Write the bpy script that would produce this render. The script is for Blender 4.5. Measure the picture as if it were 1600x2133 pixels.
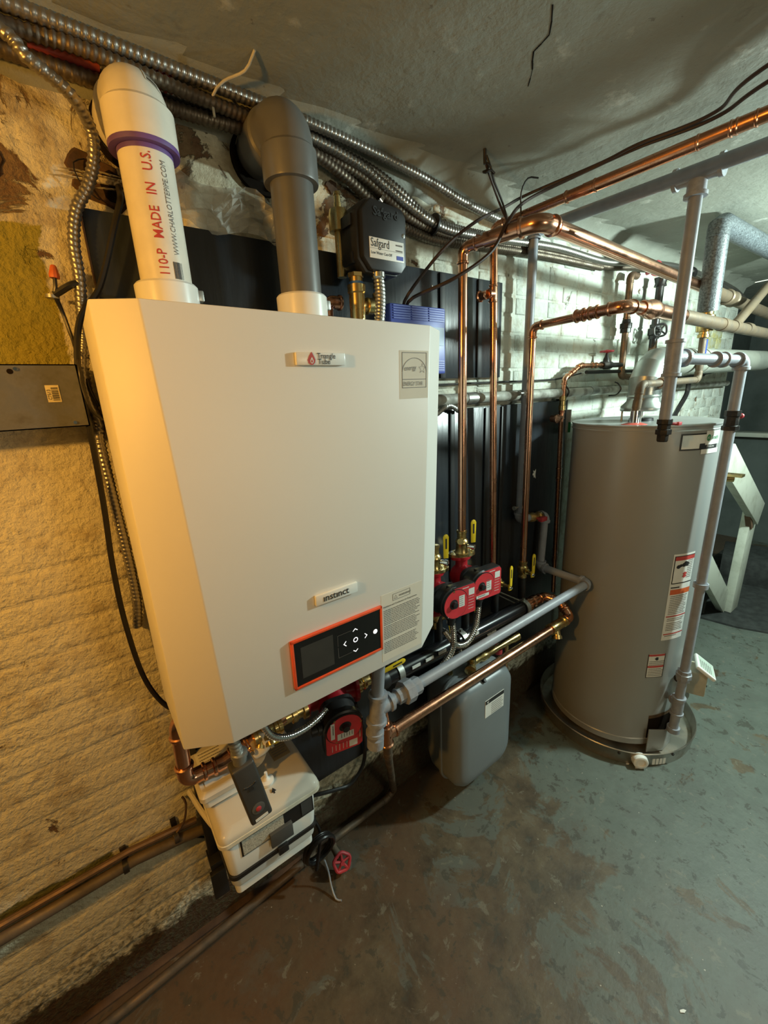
import bpy, bmesh, math, random
from mathutils import Vector, Matrix
from math import sin, cos, pi, radians
random.seed(7)
S = bpy.context.scene
COL = S.collection
for o in list(bpy.data.objects): bpy.data.objects.remove(o)

# ------------------------------------------------------------------ camera
yaw, pit, rol = radians(35.9), radians(15.85), radians(2.7)
fw = Vector((sin(yaw)*cos(pit), cos(yaw)*cos(pit), -sin(pit)))
rt = Vector((cos(yaw), -sin(yaw), 0))
dn = fw.cross(rt)
r2 = rt*cos(rol) + dn*sin(rol)
d2 = fw.cross(r2)
cam = bpy.data.cameras.new('camera')
cam.sensor_fit = 'HORIZONTAL'; cam.sensor_width = 36; cam.lens = 36*860/1600; cam.clip_start = .02
camo = bpy.data.objects.new('camera', cam); COL.objects.link(camo)
M = Matrix((r2, -d2, -fw)).transposed().to_4x4(); M.translation = Vector((0, -1.08, 1.562))
camo.matrix_world = M
S.camera = camo

# ------------------------------------------------------------------ light
S.view_settings.view_transform = 'Standard'; S.view_settings.look = 'None'
S.view_settings.gamma = 1; S.view_settings.exposure = 0.14; S.view_settings.use_curve_mapping = False
w = bpy.data.worlds.new('world'); S.world = w; w.use_nodes = True
w.node_tree.nodes['Background'].inputs[0].default_value = (.75, .9, .85, 1)
w.node_tree.nodes['Background'].inputs[1].default_value = .22
def lamp(name, loc, power, color, size):
    l = bpy.data.lights.new(name, 'POINT'); l.energy = power; l.color = color; l.shadow_soft_size = size
    o = bpy.data.objects.new(name, l); o.location = loc; COL.objects.link(o); return o
lamp('warm_bulb', (-.80, -.72, 1.80), 38, (1, .47, .075), .035)
lamp('cool_bulb', (2.42, -1.2, 1.90), 125, (.80, 1, .93), .05)
lamp('far_fill_lamp', (.9, -2.7, 1.45), 24, (1, .88, .62), .25)  # added fill lamp with no known bulb, lifts boiler front and floor

# ------------------------------------------------------------------ helpers
class MB:
    def __init__(s): s.v = []; s.f = []
    def add(s, vs, fs):
        n = len(s.v); s.v += [Vector(v) for v in vs]; s.f += [tuple(i+n for i in f) for f in fs]; return s
    def box(s, lo, hi, m=None):
        x0, y0, z0 = lo; x1, y1, z1 = hi
        vs = [Vector(p) for p in ((x0,y0,z0),(x1,y0,z0),(x1,y1,z0),(x0,y1,z0),(x0,y0,z1),(x1,y0,z1),(x1,y1,z1),(x0,y1,z1))]
        if m is not None: vs = [m @ v for v in vs]
        return s.add(vs, [(0,3,2,1),(4,5,6,7),(0,1,5,4),(1,2,6,5),(2,3,7,6),(3,0,4,7)])
    def rev(s, p0, ax, prof, n=24, capa=True, capb=True):
        p0 = Vector(p0); ax = Vector(ax).normalized()
        u = ax.orthogonal().normalized(); v = ax.cross(u)
        vs = []; fs = []
        for t, r in prof:
            for i in range(n):
                a = 2*pi*i/n; vs.append(p0 + ax*t + (u*cos(a)+v*sin(a))*r)
        for k in range(len(prof)-1):
            for i in range(n):
                j = (i+1) % n; fs.append((k*n+i, k*n+j, (k+1)*n+j, (k+1)*n+i))
        if capa: fs.append(tuple(range(n-1, -1, -1)))
        if capb: fs.append(tuple((len(prof)-1)*n+i for i in range(n)))
        return s.add(vs, fs)
    def cyl(s, p0, p1, r, r1=None, n=24):
        p0 = Vector(p0); p1 = Vector(p1); d = p1-p0
        return s.rev(p0, d, [(0, r), (d.length, r if r1 is None else r1)], n)
    def sweep(s, pts, r, n=12, cap=True, rf=None):
        pts = [Vector(p) for p in pts]; vs = []; fs = []
        t = (pts[1]-pts[0]).normalized(); u = t.orthogonal().normalized()
        d = 0
        for k, p in enumerate(pts):
            if k: d += (p-pts[k-1]).length
            t = ((pts[min(k+1, len(pts)-1)] - pts[max(k-1, 0)])).normalized()
            u = (u - t*u.dot(t)).normalized(); v = t.cross(u)
            for i in range(n):
                a = 2*pi*i/n; rr = r if rf is None else rf(d, a)
                vs.append(p + (u*cos(a)+v*sin(a))*rr)
        m = len(pts)
        for k in range(m-1):
            for i in range(n):
                j = (i+1) % n; fs.append((k*n+i, k*n+j, (k+1)*n+j, (k+1)*n+i))
        if cap: fs.append(tuple(range(n-1, -1, -1))); fs.append(tuple((m-1)*n+i for i in range(n)))
        return s.add(vs, fs)
    def loft(s, rings, cap=True):
        n = len(rings[0]); vs = [p for r in rings for p in r]; fs = []
        for k in range(len(rings)-1):
            for i in range(n):
                j = (i+1) % n; fs.append((k*n+i, k*n+j, (k+1)*n+j, (k+1)*n+i))
        if cap: fs.append(tuple(range(n-1, -1, -1))); fs.append(tuple((len(rings)-1)*n+i for i in range(n)))
        return s.add(vs, fs)
    def prism(s, poly, o, u, v, d):
        o = Vector(o); u = Vector(u); v = Vector(v); d = Vector(d)
        a = [o+u*x+v*y for x, y in poly]
        return s.loft([a, [p+d for p in a]])
    def quad(s, a, b, c, d): return s.add([a, b, c, d], [(0,1,2,3)])

def wloc(o):
    v = Vector((0,0,0))
    while o is not None: v += o.location; o = o.parent
    return v
def build(name, mb, mat, parent=None, bevel=0, seg=2, local=False, smooth=35, kind=None, label=None):
    me = bpy.data.meshes.new(name)
    off = Vector((0,0,0)) if (parent is None or local) else wloc(parent)
    me.from_pydata([v-off for v in mb.v], [], mb.f)
    bm = bmesh.new(); bm.from_mesh(me)
    bmesh.ops.recalc_face_normals(bm, faces=bm.faces)
    if bevel:
        es = [e for e in bm.edges if len(e.link_faces) == 2 and e.calc_face_angle(0) > radians(28)]
        bmesh.ops.bevel(bm, geom=es, offset=bevel, segments=seg, affect='EDGES', profile=.5, clamp_overlap=True)
    lim = radians(smooth)
    for f in bm.faces: f.smooth = True
    for e in bm.edges: e.smooth = len(e.link_faces) == 2 and e.calc_face_angle(0) < lim
    bm.to_mesh(me); bm.free()
    me.materials.append(mat)
    o = bpy.data.objects.new(name, me); COL.objects.link(o)
    if parent is not None: o.parent = parent
    if name in ('printed_lines','barcode','screw','vent_louvres','hinge','rivet','black_marks','red_bands','embossed_mark','flange_bolt','motor_bolt','bolt','rating_label','burner_tube','arrow_keys','guide_line'): o['kind'] = 'stuff'
    if kind: o['kind'] = kind
    if label: o['label'] = label
    return o
def tag(o, label, cat, group=None, kind=None):
    o['label'] = label; o['category'] = cat
    if group: o['group'] = group
    if kind: o['kind'] = kind
    return o
def thing(name, loc, label, cat, group=None):
    o = bpy.data.objects.new(name, None); COL.objects.link(o); o.location = loc; o.empty_display_size = .05
    return tag(o, label, cat, group)
def spl(pts, step=.01):
    P = [Vector(p) for p in pts]; P = [P[0]*2-P[1]] + P + [P[-1]*2-P[-2]]; out = []
    for i in range(1, len(P)-2):
        n = max(2, int((P[i+1]-P[i]).length/step))
        for k in range(n):
            t = k/n; a, b, c, d = P[i-1:i+3]
            out.append(.5*((2*b) + (c-a)*t + (2*a-5*b+4*c-d)*t*t + (3*b-a-3*c+d)*t**3))
    out.append(P[-2]); return out
def text(body, size, o, u, v, mat, parent, name='lettering', ext=.0003, align='LEFT', sx=1, wrap=None, bold=0):
    c = bpy.data.curves.new('t', 'FONT'); c.body = body; c.size = size; c.align_x = align; c.extrude = 0; c.offset = bold; c.resolution_u = 2
    t = bpy.data.objects.new('t', c)
    me = bpy.data.meshes.new_from_object(t)
    bpy.data.objects.remove(t)
    o = Vector(o); u = Vector(u).normalized(); v = Vector(v).normalized(); nn = u.cross(v)
    off = wloc(parent) if parent is not None else Vector((0,0,0))
    if wrap:
        bm = bmesh.new(); bm.from_mesh(me); bmesh.ops.triangulate(bm, faces=bm.faces)
        for _ in range(3):
            es = [e for e in bm.edges if e.calc_length() > .0045]
            if not es: break
            bmesh.ops.subdivide_edges(bm, edges=es, cuts=1); bmesh.ops.triangulate(bm, faces=bm.faces)
        bm.to_mesh(me); bm.free()
    for p in me.vertices:
        x, y = p.co.x*sx, p.co.y
        q = wrap(x, y) if wrap else o+u*x+v*y+nn*ext
        p.co = q-off
    me.name = name; me.materials.clear(); me.materials.append(mat)
    ob = bpy.data.objects.new(name, me); COL.objects.link(ob)
    if parent is not None: ob.parent = parent
    return ob
def scribble(mb, o, u, v, w_, rows, pitch, h, seed=1, wrap=None, ragged=.15):
    r = random.Random(seed); o = Vector(o); u = Vector(u); v = Vector(v)
    for k in range(rows):
        x = 0; end = w_*(1-ragged*r.random())
        while x < end:
            l = r.uniform(.02, .07)*w_*1.2; l = min(l, end-x)
            q = [(x, -k*pitch), (x+l, -k*pitch), (x+l, -k*pitch+h), (x, -k*pitch+h)]
            mb.add([wrap(a, b) if wrap else o+u*a+v*b for a, b in q], [(0,1,2,3)])
            x += l + .012*w_

# ------------------------------------------------------------------ materials
def newmat(name):
    m = bpy.data.materials.new(name); m.use_nodes = True
    nt = m.node_tree; b = nt.nodes['Principled BSDF']; return m, nt, b
def N(nt, t, **k):
    n = nt.nodes.new(t)
    for a, b in k.items(): setattr(n, a, b)
    return n
def noise(nt, scale, detail=4, rough=.55, pos=None, dist=0):
    n = N(nt, 'ShaderNodeTexNoise'); n.inputs['Scale'].default_value = scale; n.inputs['Detail'].default_value = detail
    n.inputs['Roughness'].default_value = rough; n.inputs['Distortion'].default_value = dist
    if pos is None:
        pos = N(nt, 'ShaderNodeNewGeometry').outputs['Position']
    nt.links.new(pos, n.inputs['Vector']); return n.outputs['Fac']
def ramp(nt, fac, stops, interp='LINEAR'):
    r = N(nt, 'ShaderNodeValToRGB'); r.color_ramp.interpolation = interp
    while len(r.color_ramp.elements) < len(stops): r.color_ramp.elements.new(.5)
    for e, (p, c) in zip(r.color_ramp.elements, stops):
        e.position = p; e.color = (c, c, c, 1) if isinstance(c, (int, float)) else (*c, 1)
    nt.links.new(fac, r.inputs[0]); return r.outputs[0]
def mix(nt, fac, a, b, mode='MIX'):
    m = N(nt, 'ShaderNodeMix', data_type='RGBA', blend_type=mode)
    for s_, x in ((0, fac), (6, a), (7, b)):
        if isinstance(x, (int, float)): m.inputs[s_].default_value = x
        elif isinstance(x, tuple): m.inputs[s_].default_value = (*x, 1)
        else: nt.links.new(x, m.inputs[s_])
    return m.outputs[2]
def mth(nt, op, a, b=0, c=None):
    m = N(nt, 'ShaderNodeMath', operation=op)
    for i, x in enumerate((a, b) if c is None else (a, b, c)):
        if isinstance(x, (int, float)): m.inputs[i].default_value = x
        else: nt.links.new(x, m.inputs[i])
    return m.outputs[0]
def bump(nt, b, h, strength=.3, dist=.002):
    n = N(nt, 'ShaderNodeBump'); n.inputs['Strength'].default_value = strength; n.inputs['Distance'].default_value = dist
    nt.links.new(h, n.inputs['Height']); nt.links.new(n.outputs[0], b.inputs['Normal']); return n
def simple(name, col, rough=.5, metal=0, spec=.5, var=.12, vs=25, bs=0, bscale=300, coat=0):
    m, nt, b = newmat(name)
    f = noise(nt, vs, 5)
    c = mix(nt, ramp(nt, f, [(.3, 0), (.7, 1)]), tuple(x*(1-var) for x in col), tuple(min(1, x*(1+var)) for x in col))
    nt.links.new(c, b.inputs['Base Color'])
    b.inputs['Roughness'].default_value = rough; b.inputs['Metallic'].default_value = metal
    b.inputs['Specular IOR Level'].default_value = spec; b.inputs['Coat Weight'].default_value = coat
    if bs: bump(nt, b, noise(nt, bscale, 3), bs, .001)
    return m
def two(name, c1, c2, lo, hi, scale, rough=(.3, .6), metal=(1, 1), bs=0, bscale=200):
    m, nt, b = newmat(name)
    f = ramp(nt, noise(nt, scale, 6, .6), [(lo, 0), (hi, 1)])
    nt.links.new(mix(nt, f, c1, c2), b.inputs['Base Color'])
    nt.links.new(mth(nt, 'MULTIPLY_ADD', f, rough[1]-rough[0], rough[0]), b.inputs['Roughness'])
    nt.links.new(mth(nt, 'MULTIPLY_ADD', f, metal[1]-metal[0], metal[0]), b.inputs['Metallic'])
    if bs: bump(nt, b, noise(nt, bscale, 3), bs, .001)
    return m
copper = two('copper', (.66,.33,.20), (.42,.19,.11), .45, .75, 18, (.22, .42))
copper_new = two('copper_bright', (.74,.40,.26), (.60,.30,.19), .4, .8, 14, (.18, .34))
copper_old = two('copper_aged', (.30,.19,.12), (.13,.09,.06), .35, .7, 22, (.38, .65), (1, .5))
copper_grime = two('copper_painted_over', (.19,.14,.09), (.07,.055,.038), .35, .7, 16, (.45, .75), (.5, 0), .3)
floorpipe = two('corroded_pipe', (.16,.11,.07), (.06,.045,.03), .35, .65, 20, (.4, .7), (.5, 0), .3)
brass = two('brass', (.66,.50,.22), (.42,.30,.12), .4, .8, 30, (.24, .45))
chrome = simple('chrome', (.75,.75,.74), .16, 1)
zinc = two('galvanised_steel', (.50,.50,.47), (.30,.30,.28), .35, .7, 22, (.32, .55), (.9, .7))
duct = two('duct_steel', (.45,.48,.46), (.28,.30,.28), .35, .7, 10, (.25, .5), (.9, .6))
greypaint = simple('grey_painted_pipe', (.27,.29,.33), .42, 0, .5, .10, 30, .25, 160)
greyfit = simple('grey_painted_fitting', (.27,.29,.33), .45, 0, .5, .16, 60, .5, 120)
iron = two('black_iron', (.035,.033,.032), (.09,.07,.055), .5, .8, 30, (.35, .7), (.5, .2), .2)
blackpipe = simple('black_insulation', (.010,.010,.012), .22, 0, .5, .3, 15)
blackpl = simple('black_plastic', (.012,.012,.013), .42, 0, .5, .2, 60, .1, 900)
board = None
white = simple('boiler_enamel', (.74,.72,.67), .50, 0, .5, .015, 3)
whitepl = simple('white_plastic', (.80,.80,.76), .28, 0, .5, .03, 10)
pvc = simple('pvc_white', (.78,.74,.64), .27, 0, .5, .07, 18)
cpvc = simple('cpvc_grey', (.13,.13,.125), .36, 0, .5, .12, 12)
yellow = simple('yellow_vinyl', (.80,.55,.02), .35, 0, .5, .05, 40)
red = simple('red_castiron', (.36,.012,.02), .33, 0, .5, .2, 40, .15, 300)
redlbl = simple('red_label', (.62,.035,.045), .4)
redpl = simple('red_handle', (.42,.04,.05), .45)
orange = simple('orange_bezel', (.80,.10,.03), .32)
blue = simple('blue_enclosure', (.085,.125,.50), .38, 0, .5, .05)
bluetape = simple('blue_thread_tape', (.06,.18,.48), .5)
ink = simple('black_ink', (.02,.02,.02), .5)
inkgrey = simple('grey_ink', (.16,.15,.14), .6)
inkred = simple('red_ink', (.50,.06,.05), .5)
paper = simple('paper_label', (.72,.72,.68), .45, 0, .4, .03)
clearlbl = simple('clear_label', (.70,.68,.60), .25, 0, .5, .02)
greenl = simple('green_ink', (.03,.22,.08), .5)
blackcable = simple('black_cable', (.012,.011,.011), .38)
browncable = simple('brown_cable', (.035,.018,.012), .5)
tankpaint = simple('tank_grey_enamel', (.30,.31,.30), .34, .1, .6, .03, 3)
exppaint = simple('expansion_tank_grey', (.17,.19,.20), .36, 0, .5, .04, 8)
pansteel = two('pan_aluminium', (.45,.43,.38), (.25,.19,.12), .45, .75, 12, (.3, .6), (.9, .5))
glow, gnt, gb = newmat('lit_key'); gb.inputs['Base Color'].default_value = (.9,.9,.9,1); gb.inputs['Emission Color'].default_value = (.95,.97,1,1); gb.inputs['Emission Strength'].default_value = .9
screen = simple('lcd_screen', (.040,.040,.038), .3)
glassblk = simple('black_glass', (.008,.008,.009), .12, 0, .5, .1)
purple = simple('purple_primer', (.14,.07,.26), .5)
stone = simple('calcite_chips', (.42,.40,.33), .8, 0, .3, .4, 400, .8, 300)
foam = simple('foam_insulation', (.095,.11,.118), .42, 0, .5, .75, 150, 1, 220)
wood = two('whitewashed_wood', (.50,.52,.44), (.30,.30,.23), .5, .8, 9, (.6, .8), (0, 0), .4, 60)
rawwood = simple('split_wood', (.16,.09,.05), .8)
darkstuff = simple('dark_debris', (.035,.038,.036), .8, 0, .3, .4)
hole_shade = simple('cavity_shade', (.012,.008,.005), .9, 0, .1)  # near-black colour standing in for the shade inside openings and cracks
tape = simple('red_tape', (.26,.04,.03), .6)
string = simple('string', (.55,.52,.42), .7)
m, nt, b = newmat('armoured_cable_steel'); armour = m
b.inputs['Base Color'].default_value = (.36,.34,.31,1); b.inputs['Metallic'].default_value = .9; b.inputs['Roughness'].default_value = .34
armour_dark = two('armoured_cable_grimy', (.20,.17,.13), (.10,.07,.05), .35, .7, 20, (.4, .6), (.9, .7))
m, nt, b = newmat('clear_plastic'); clear = m
b.inputs['Base Color'].default_value = (.80,.76,.66,1); b.inputs['Roughness'].default_value = .16; b.inputs['Transmission Weight'].default_value = .30; b.inputs['IOR'].default_value = 1.2
m, nt, b = newmat('plastic_film'); film = m
b.inputs['Base Color'].default_value = (.62,.62,.56,1); b.inputs['Roughness'].default_value = .18; b.inputs['Alpha'].default_value = .5
bump(nt, b, noise(nt, 30, 4, .6), .8, .01)

# painted plywood
m, nt, b = newmat('black_painted_plywood'); board = m
g = N(nt, 'ShaderNodeNewGeometry').outputs['Position']
mp = N(nt, 'ShaderNodeMapping'); mp.inputs['Scale'].default_value = (60, 60, 8); nt.links.new(g, mp.inputs[0])
f1 = noise(nt, 1, 5, .6, mp.outputs[0])
b.inputs['Roughness'].default_value = .28; b.inputs['Specular IOR Level'].default_value = .6
nt.links.new(mix(nt, f1, (.006,.008,.011), (.030,.038,.048)), b.inputs['Base Color'])
bump(nt, b, f1, .35, .002)

# masonry wall
def wallmat():
    m, nt, b = newmat('painted_brick')
    pos = N(nt, 'ShaderNodeNewGeometry').outputs['Position']
    sep = N(nt, 'ShaderNodeSeparateXYZ'); nt.links.new(pos, sep.inputs[0]); X, Y_, Z = sep.outputs
    n1 = noise(nt, 3.2, 8, .62, pos); n2 = noise(nt, 14, 8, .65, pos); n3 = noise(nt, 70, 6, .6, pos); n4 = noise(nt, 7, 8, .7, pos, .8)
    paint = mix(nt, ramp(nt, n1, [(.35, 0), (.7, 1)]), (.76,.72,.55), (.64,.58,.40))
    paint = mix(nt, ramp(nt, n2, [(.62, 0), (.75, .5)]), paint, (.42,.35,.22))
    # lamp tint put into the paint colour: cream left, cooler right
    right = ramp(nt, mth(nt, 'MULTIPLY_ADD', X, .8, -.2), [(0, 0), (1, 1)])
    paint = mix(nt, right, paint, (.66,.70,.62))
    # peeling, dirty upper left
    up = mth(nt, 'MULTIPLY', ramp(nt, mth(nt, 'MULTIPLY_ADD', Z, 3.0, -5.3), [(0, 0), (1, 1)]), ramp(nt, mth(nt, 'MULTIPLY_ADD', X, -.75, 1.05), [(0, 0), (1, 1)]))
    peel = ramp(nt, mth(nt, 'MULTIPLY_ADD', up, .17, n4), [(.635, 0), (.665, 1)])
    dirt = mix(nt, n2, (.13,.055,.025), (.20,.14,.08))
    c = mix(nt, peel, paint, dirt)
    grime = ramp(nt, mth(nt, 'MULTIPLY_ADD', up, .12, n2), [(.50, 0), (.72, .75)])
    c = mix(nt, grime, c, (.30,.22,.12))
    # green-yellow recess panel colour
    k = mth(nt, 'MULTIPLY', ramp(nt, mth(nt, 'ADD', X, mth(nt, 'MULTIPLY', n4, .05)), [(.053, 1), (.058, 0)]), ramp(nt, mth(nt, 'ADD', Z, mth(nt, 'MULTIPLY', n4, .03)), [(.0, 0), (1, 1)]))
    def band(v, lo, hi, s=.004):
        return mth(nt, 'MULTIPLY', mth(nt, 'SMOOTH_MIN', 1, mth(nt, 'MAXIMUM', mth(nt, 'DIVIDE', mth(nt, 'SUBTRACT', v, lo), s), 0), .01), mth(nt, 'MINIMUM', 1, mth(nt, 'MAXIMUM', mth(nt, 'DIVIDE', mth(nt, 'SUBTRACT', hi, v), s), 0)))
    xn = mth(nt, 'MULTIPLY_ADD', n4, .07, X); zn = mth(nt, 'MULTIPLY_ADD', n4, .05, Z)
    olive = mth(nt, 'MINIMUM', band(xn, -9, .058), band(zn, 1.62, 1.915), .0)
    c = mix(nt, olive, c, mix(nt, n2, (.26,.24,.03), (.40,.33,.05)))
    olive2 = mth(nt, 'MINIMUM', band(xn, -9, -.1), band(zn, .44, .49), .0)
    c = mix(nt, olive2, c, (.16,.15,.04))
    # rust streak and yellow stain patches
    yel = mth(nt, 'MINIMUM', band(xn, 3.50, 3.80), band(zn, 1.74, 1.96), 0)
    c = mix(nt, mth(nt, 'MULTIPLY', yel, ramp(nt, n2, [(.4, 0), (.6, .8)])), c, (.60,.55,.18))
    # bare damp foot of the wall
    zf = mth(nt, 'MULTIPLY_ADD', n4, -.22, Z)
    xlow = mth(nt, 'MULTIPLY', ramp(nt, mth(nt, 'MULTIPLY_ADD', X, .9, .12), [(.1, 0), (.9, 1)]), .09)
    zf = mth(nt, 'SUBTRACT', zf, xlow)
    foot = ramp(nt, zf, [(.0, 1), (.025, 0)])
    c = mix(nt, foot, c, mix(nt, n3, (.035,.022,.012), (.10,.055,.028)))
    mould = mth(nt, 'MULTIPLY', ramp(nt, zf, [(.02, 1), (.22, 0)]), ramp(nt, n3, [(.45, 0), (.6, .75)]))
    c = mix(nt, mould, c, (.07,.07,.04))
    nt.links.new(c, b.inputs['Base Color'])
    b.inputs['Roughness'].default_value = .62; b.inputs['Specular IOR Level'].default_value = .35
    rough_l = mth(nt, 'MULTIPLY_ADD', ramp(nt, mth(nt, 'MULTIPLY_ADD', X, -2.0, .6), [(0, 0), (1, 1)]), 1.35, .32)
    h = mth(nt, 'ADD', mth(nt, 'MULTIPLY', n2, 1.3), mth(nt, 'MULTIPLY', n3, rough_l))
    h = mth(nt, 'ADD', h, mth(nt, 'MULTIPLY', peel, -.5))
    bump(nt, b, h, .9, .009)
    return m
wallm = wallmat()

def ceilmat():
    m, nt, b = newmat('ceiling_concrete')
    n1 = noise(nt, 1.6, 8, .65); n2 = noise(nt, 9, 8, .65); n3 = noise(nt, 60, 5)
    c = mix(nt, ramp(nt, n1, [(.35, 0), (.65, 1)]), (.32,.335,.29), (.235,.245,.205))
    c = mix(nt, ramp(nt, n2, [(.60, 0), (.68, .75)]), c, (.50,.51,.45))
    c = mix(nt, ramp(nt, noise(nt, 38, 6, .7), [(.66, 0), (.70, .6)]), c, (.12,.11,.085))
    c = mix(nt, ramp(nt, n2, [(.30, .5), (.38, 0)]), c, (.15,.14,.11))
    nt.links.new(c, b.inputs['Base Color']); b.inputs['Roughness'].default_value = .55
    bump(nt, b, mth(nt, 'ADD', mth(nt, 'MULTIPLY', n1, 3), mth(nt, 'ADD', n2, mth(nt, 'MULTIPLY', n3, .2))), .5, .008)
    return m
ceilm = ceilmat()

def floormat():
    m, nt, b = newmat('worn_painted_concrete')
    pos = N(nt, 'ShaderNodeNewGeometry').outputs['Position']
    sep = N(nt, 'ShaderNodeSeparateXYZ'); nt.links.new(pos, sep.inputs[0]); X, Y_, Z = sep.outputs
    n1 = noise(nt, 2.2, 10, .66, pos); n2 = noise(nt, 9, 10, .7, pos); n3 = noise(nt, 45, 8, .65, pos); n4 = noise(nt, 4.3, 10, .62, pos, .6); n5 = noise(nt, 1.3, 3, .5, pos)
    green = mix(nt, ramp(nt, n2, [(.3, 0), (.7, 1)]), (.082,.098,.082), (.122,.142,.120))
    bare = mix(nt, ramp(nt, n2, [(.35, 0), (.65, 1)]), (.045,.032,.018), (.125,.098,.058))
    rust = mix(nt, n3, (.055,.028,.014), (.12,.072,.038))
    # unpainted towards the left of a diagonal line
    side = mth(nt, 'ADD', mth(nt, 'MULTIPLY', X, .75), mth(nt, 'MULTIPLY', Y_, -.55))
    k = mth(nt, 'ADD', side, mth(nt, 'MULTIPLY', n4, 1.25))
    isb = ramp(nt, k, [(.0, 1), (1, 0)])
    isb = ramp(nt, mth(nt, 'MULTIPLY_ADD', k, -1, 1.80), [(.0, 0), (.06, 1)])
    spots = ramp(nt, n4, [(.60, 0), (.625, 1)])
    worn = ramp(nt, n2, [(.60, 0), (.64, .8)])
    c = mix(nt, isb, green, bare)
    c = mix(nt, spots, c, bare)
    c = mix(nt, mth(nt, 'MULTIPLY', worn, .6), c, (.115,.115,.088))
    isl = ramp(nt, noise(nt, 3.1, 10, .68, pos, .9), [(.555, 0), (.575, .85)])
    c = mix(nt, isl, c, (.094,.106,.090))
    near = ramp(nt, mth(nt, 'MULTIPLY_ADD', X, -.9, 1.25), [(0, 0), (1, 1)])
    rk = mth(nt, 'MULTIPLY', ramp(nt, n1, [(.47, 0), (.60, 1)]), near)
    c = mix(nt, rk, c, rust)
    # wet brown ring and strip by the wall
    wall_ = ramp(nt, mth(nt, 'MULTIPLY_ADD', n4, .15, mth(nt, 'MULTIPLY', Y_, -1)), [(.10, 1), (.24, 0)])
    c = mix(nt, mth(nt, 'MULTIPLY', wall_, .8), c, rust)
    dark = ramp(nt, n3, [(.58, 0), (.68, .55)])
    c = mix(nt, mth(nt, 'MULTIPLY', dark, ramp(nt, n1, [(.42, 0), (.6, 1)])), c, (.04,.04,.03))
    n6 = noise(nt, 19, 8, .7, pos, .5)
    c = mix(nt, ramp(nt, n6, [(.575, 0), (.60, .7)]), c, (.042,.040,.028))
    c = mix(nt, ramp(nt, n6, [(.36, .55), (.40, 0)]), c, (.175,.165,.125))
    spk = ramp(nt, noise(nt, 95, 2, .4, pos), [(.765, 0), (.78, .8)])
    c = mix(nt, spk, c, (.45,.42,.34))
    nt.links.new(c, b.inputs['Base Color'])
    b.inputs['Roughness'].default_value = .52
    bump(nt, b, mth(nt, 'ADD', mth(nt, 'MULTIPLY', n2, 1), mth(nt, 'MULTIPLY', n3, .5)), .45, .004)
    return m
floorm = floormat()
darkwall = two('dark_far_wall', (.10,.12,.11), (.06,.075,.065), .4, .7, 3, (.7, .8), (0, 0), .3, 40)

# ------------------------------------------------------------------ room shell
def struct(name, mb, mat, **k):
    o = build(name, mb, mat, **k); o['kind'] = 'structure'; return o
struct('floor', MB().box((-3.5,-4.2,-.1), (6.2,.5,0)), floorm)
ceil = struct('ceiling', MB().box((-3.5,-4.2,2.195), (6.2,.5,2.30)), ceilm)
wall = struct('wall_back', MB().box((-3.5,0,0), (4.02,.30,2.195)), wallm)
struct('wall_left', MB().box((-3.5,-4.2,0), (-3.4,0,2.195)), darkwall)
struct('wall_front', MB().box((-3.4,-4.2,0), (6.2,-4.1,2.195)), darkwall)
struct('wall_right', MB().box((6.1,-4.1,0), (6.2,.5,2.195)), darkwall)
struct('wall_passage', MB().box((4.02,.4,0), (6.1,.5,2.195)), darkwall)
# bricks: shared mesh data, each its own child of the wall
meshes = []
rb = random.Random(3)
def brickmesh(L, H, d):
    me = bpy.data.meshes.new('brick'); bm = bmesh.new()
    bmesh.ops.create_cube(bm, size=1)
    for v in bm.verts:
        v.co = Vector((v.co.x*L, v.co.y*.02 + rb.uniform(-1,1)*.0015*(v.co.y < 0), v.co.z*H)) + Vector((rb.uniform(-1,1)*.003, 0, rb.uniform(-1,1)*.002))
    es = [e for e in bm.edges if all(v.co.y < 0 for v in e.verts)]
    bmesh.ops.bevel(bm, geom=es, offset=.006, segments=2, affect='EDGES', profile=.5)
    for f in bm.faces: f.smooth = True
    bm.to_mesh(me); bm.free(); me.materials.append(wallm); return me
full = [brickmesh(.206, .060, 1) for _ in range(6)]
half = [brickmesh(.101, .060, 1) for _ in range(3)]
def coursemesh(k):
    r = random.Random(k); n_ = 44; rings = []
    w1 = [r.uniform(-1,1) for _ in range(n_+1)]; w2 = [r.uniform(-1,1) for _ in range(n_+1)]; w3 = [r.uniform(-1,1) for _ in range(n_+1)]
    for i in range(n_+1):
        x = -.62+1.24*i/n_; a = sum(w1[max(0,i-2):i+3])/4; b_ = sum(w2[max(0,i-2):i+3])/4; c_ = sum(w3[max(0,i-1):i+2])/3
        h = .0318+.0016*a; l_ = -.0318+.0016*b_; y = -.0090+.0007*c_
        rings.append([(x,.010,l_),(x,y+.0036,l_),(x,y+.0006,l_+.003),(x,y,l_+.012),(x,y-.0002*a,0),(x,y,h-.012),(x,y+.0006,h-.003),(x,y+.0036,h),(x,.010,h)])
    mb = MB().loft(rings); me = bpy.data.meshes.new('brick_course'); me.from_pydata(mb.v, [], mb.f)
    bm = bmesh.new(); bm.from_mesh(me); bmesh.ops.recalc_face_normals(bm, faces=bm.faces)
    for f in bm.faces: f.smooth = True
    bm.to_mesh(me); bm.free(); me.materials.append(wallm); return me
left = [coursemesh(q) for q in range(6)]
nb = 0
def brick(me, x, z, y=.0):
    global nb
    o = bpy.data.objects.new('brick', me); COL.objects.link(o); o.parent = wall
    o.location = (x, .0066 + y + rb.uniform(-.0012, .0012), z); nb += 1
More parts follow.
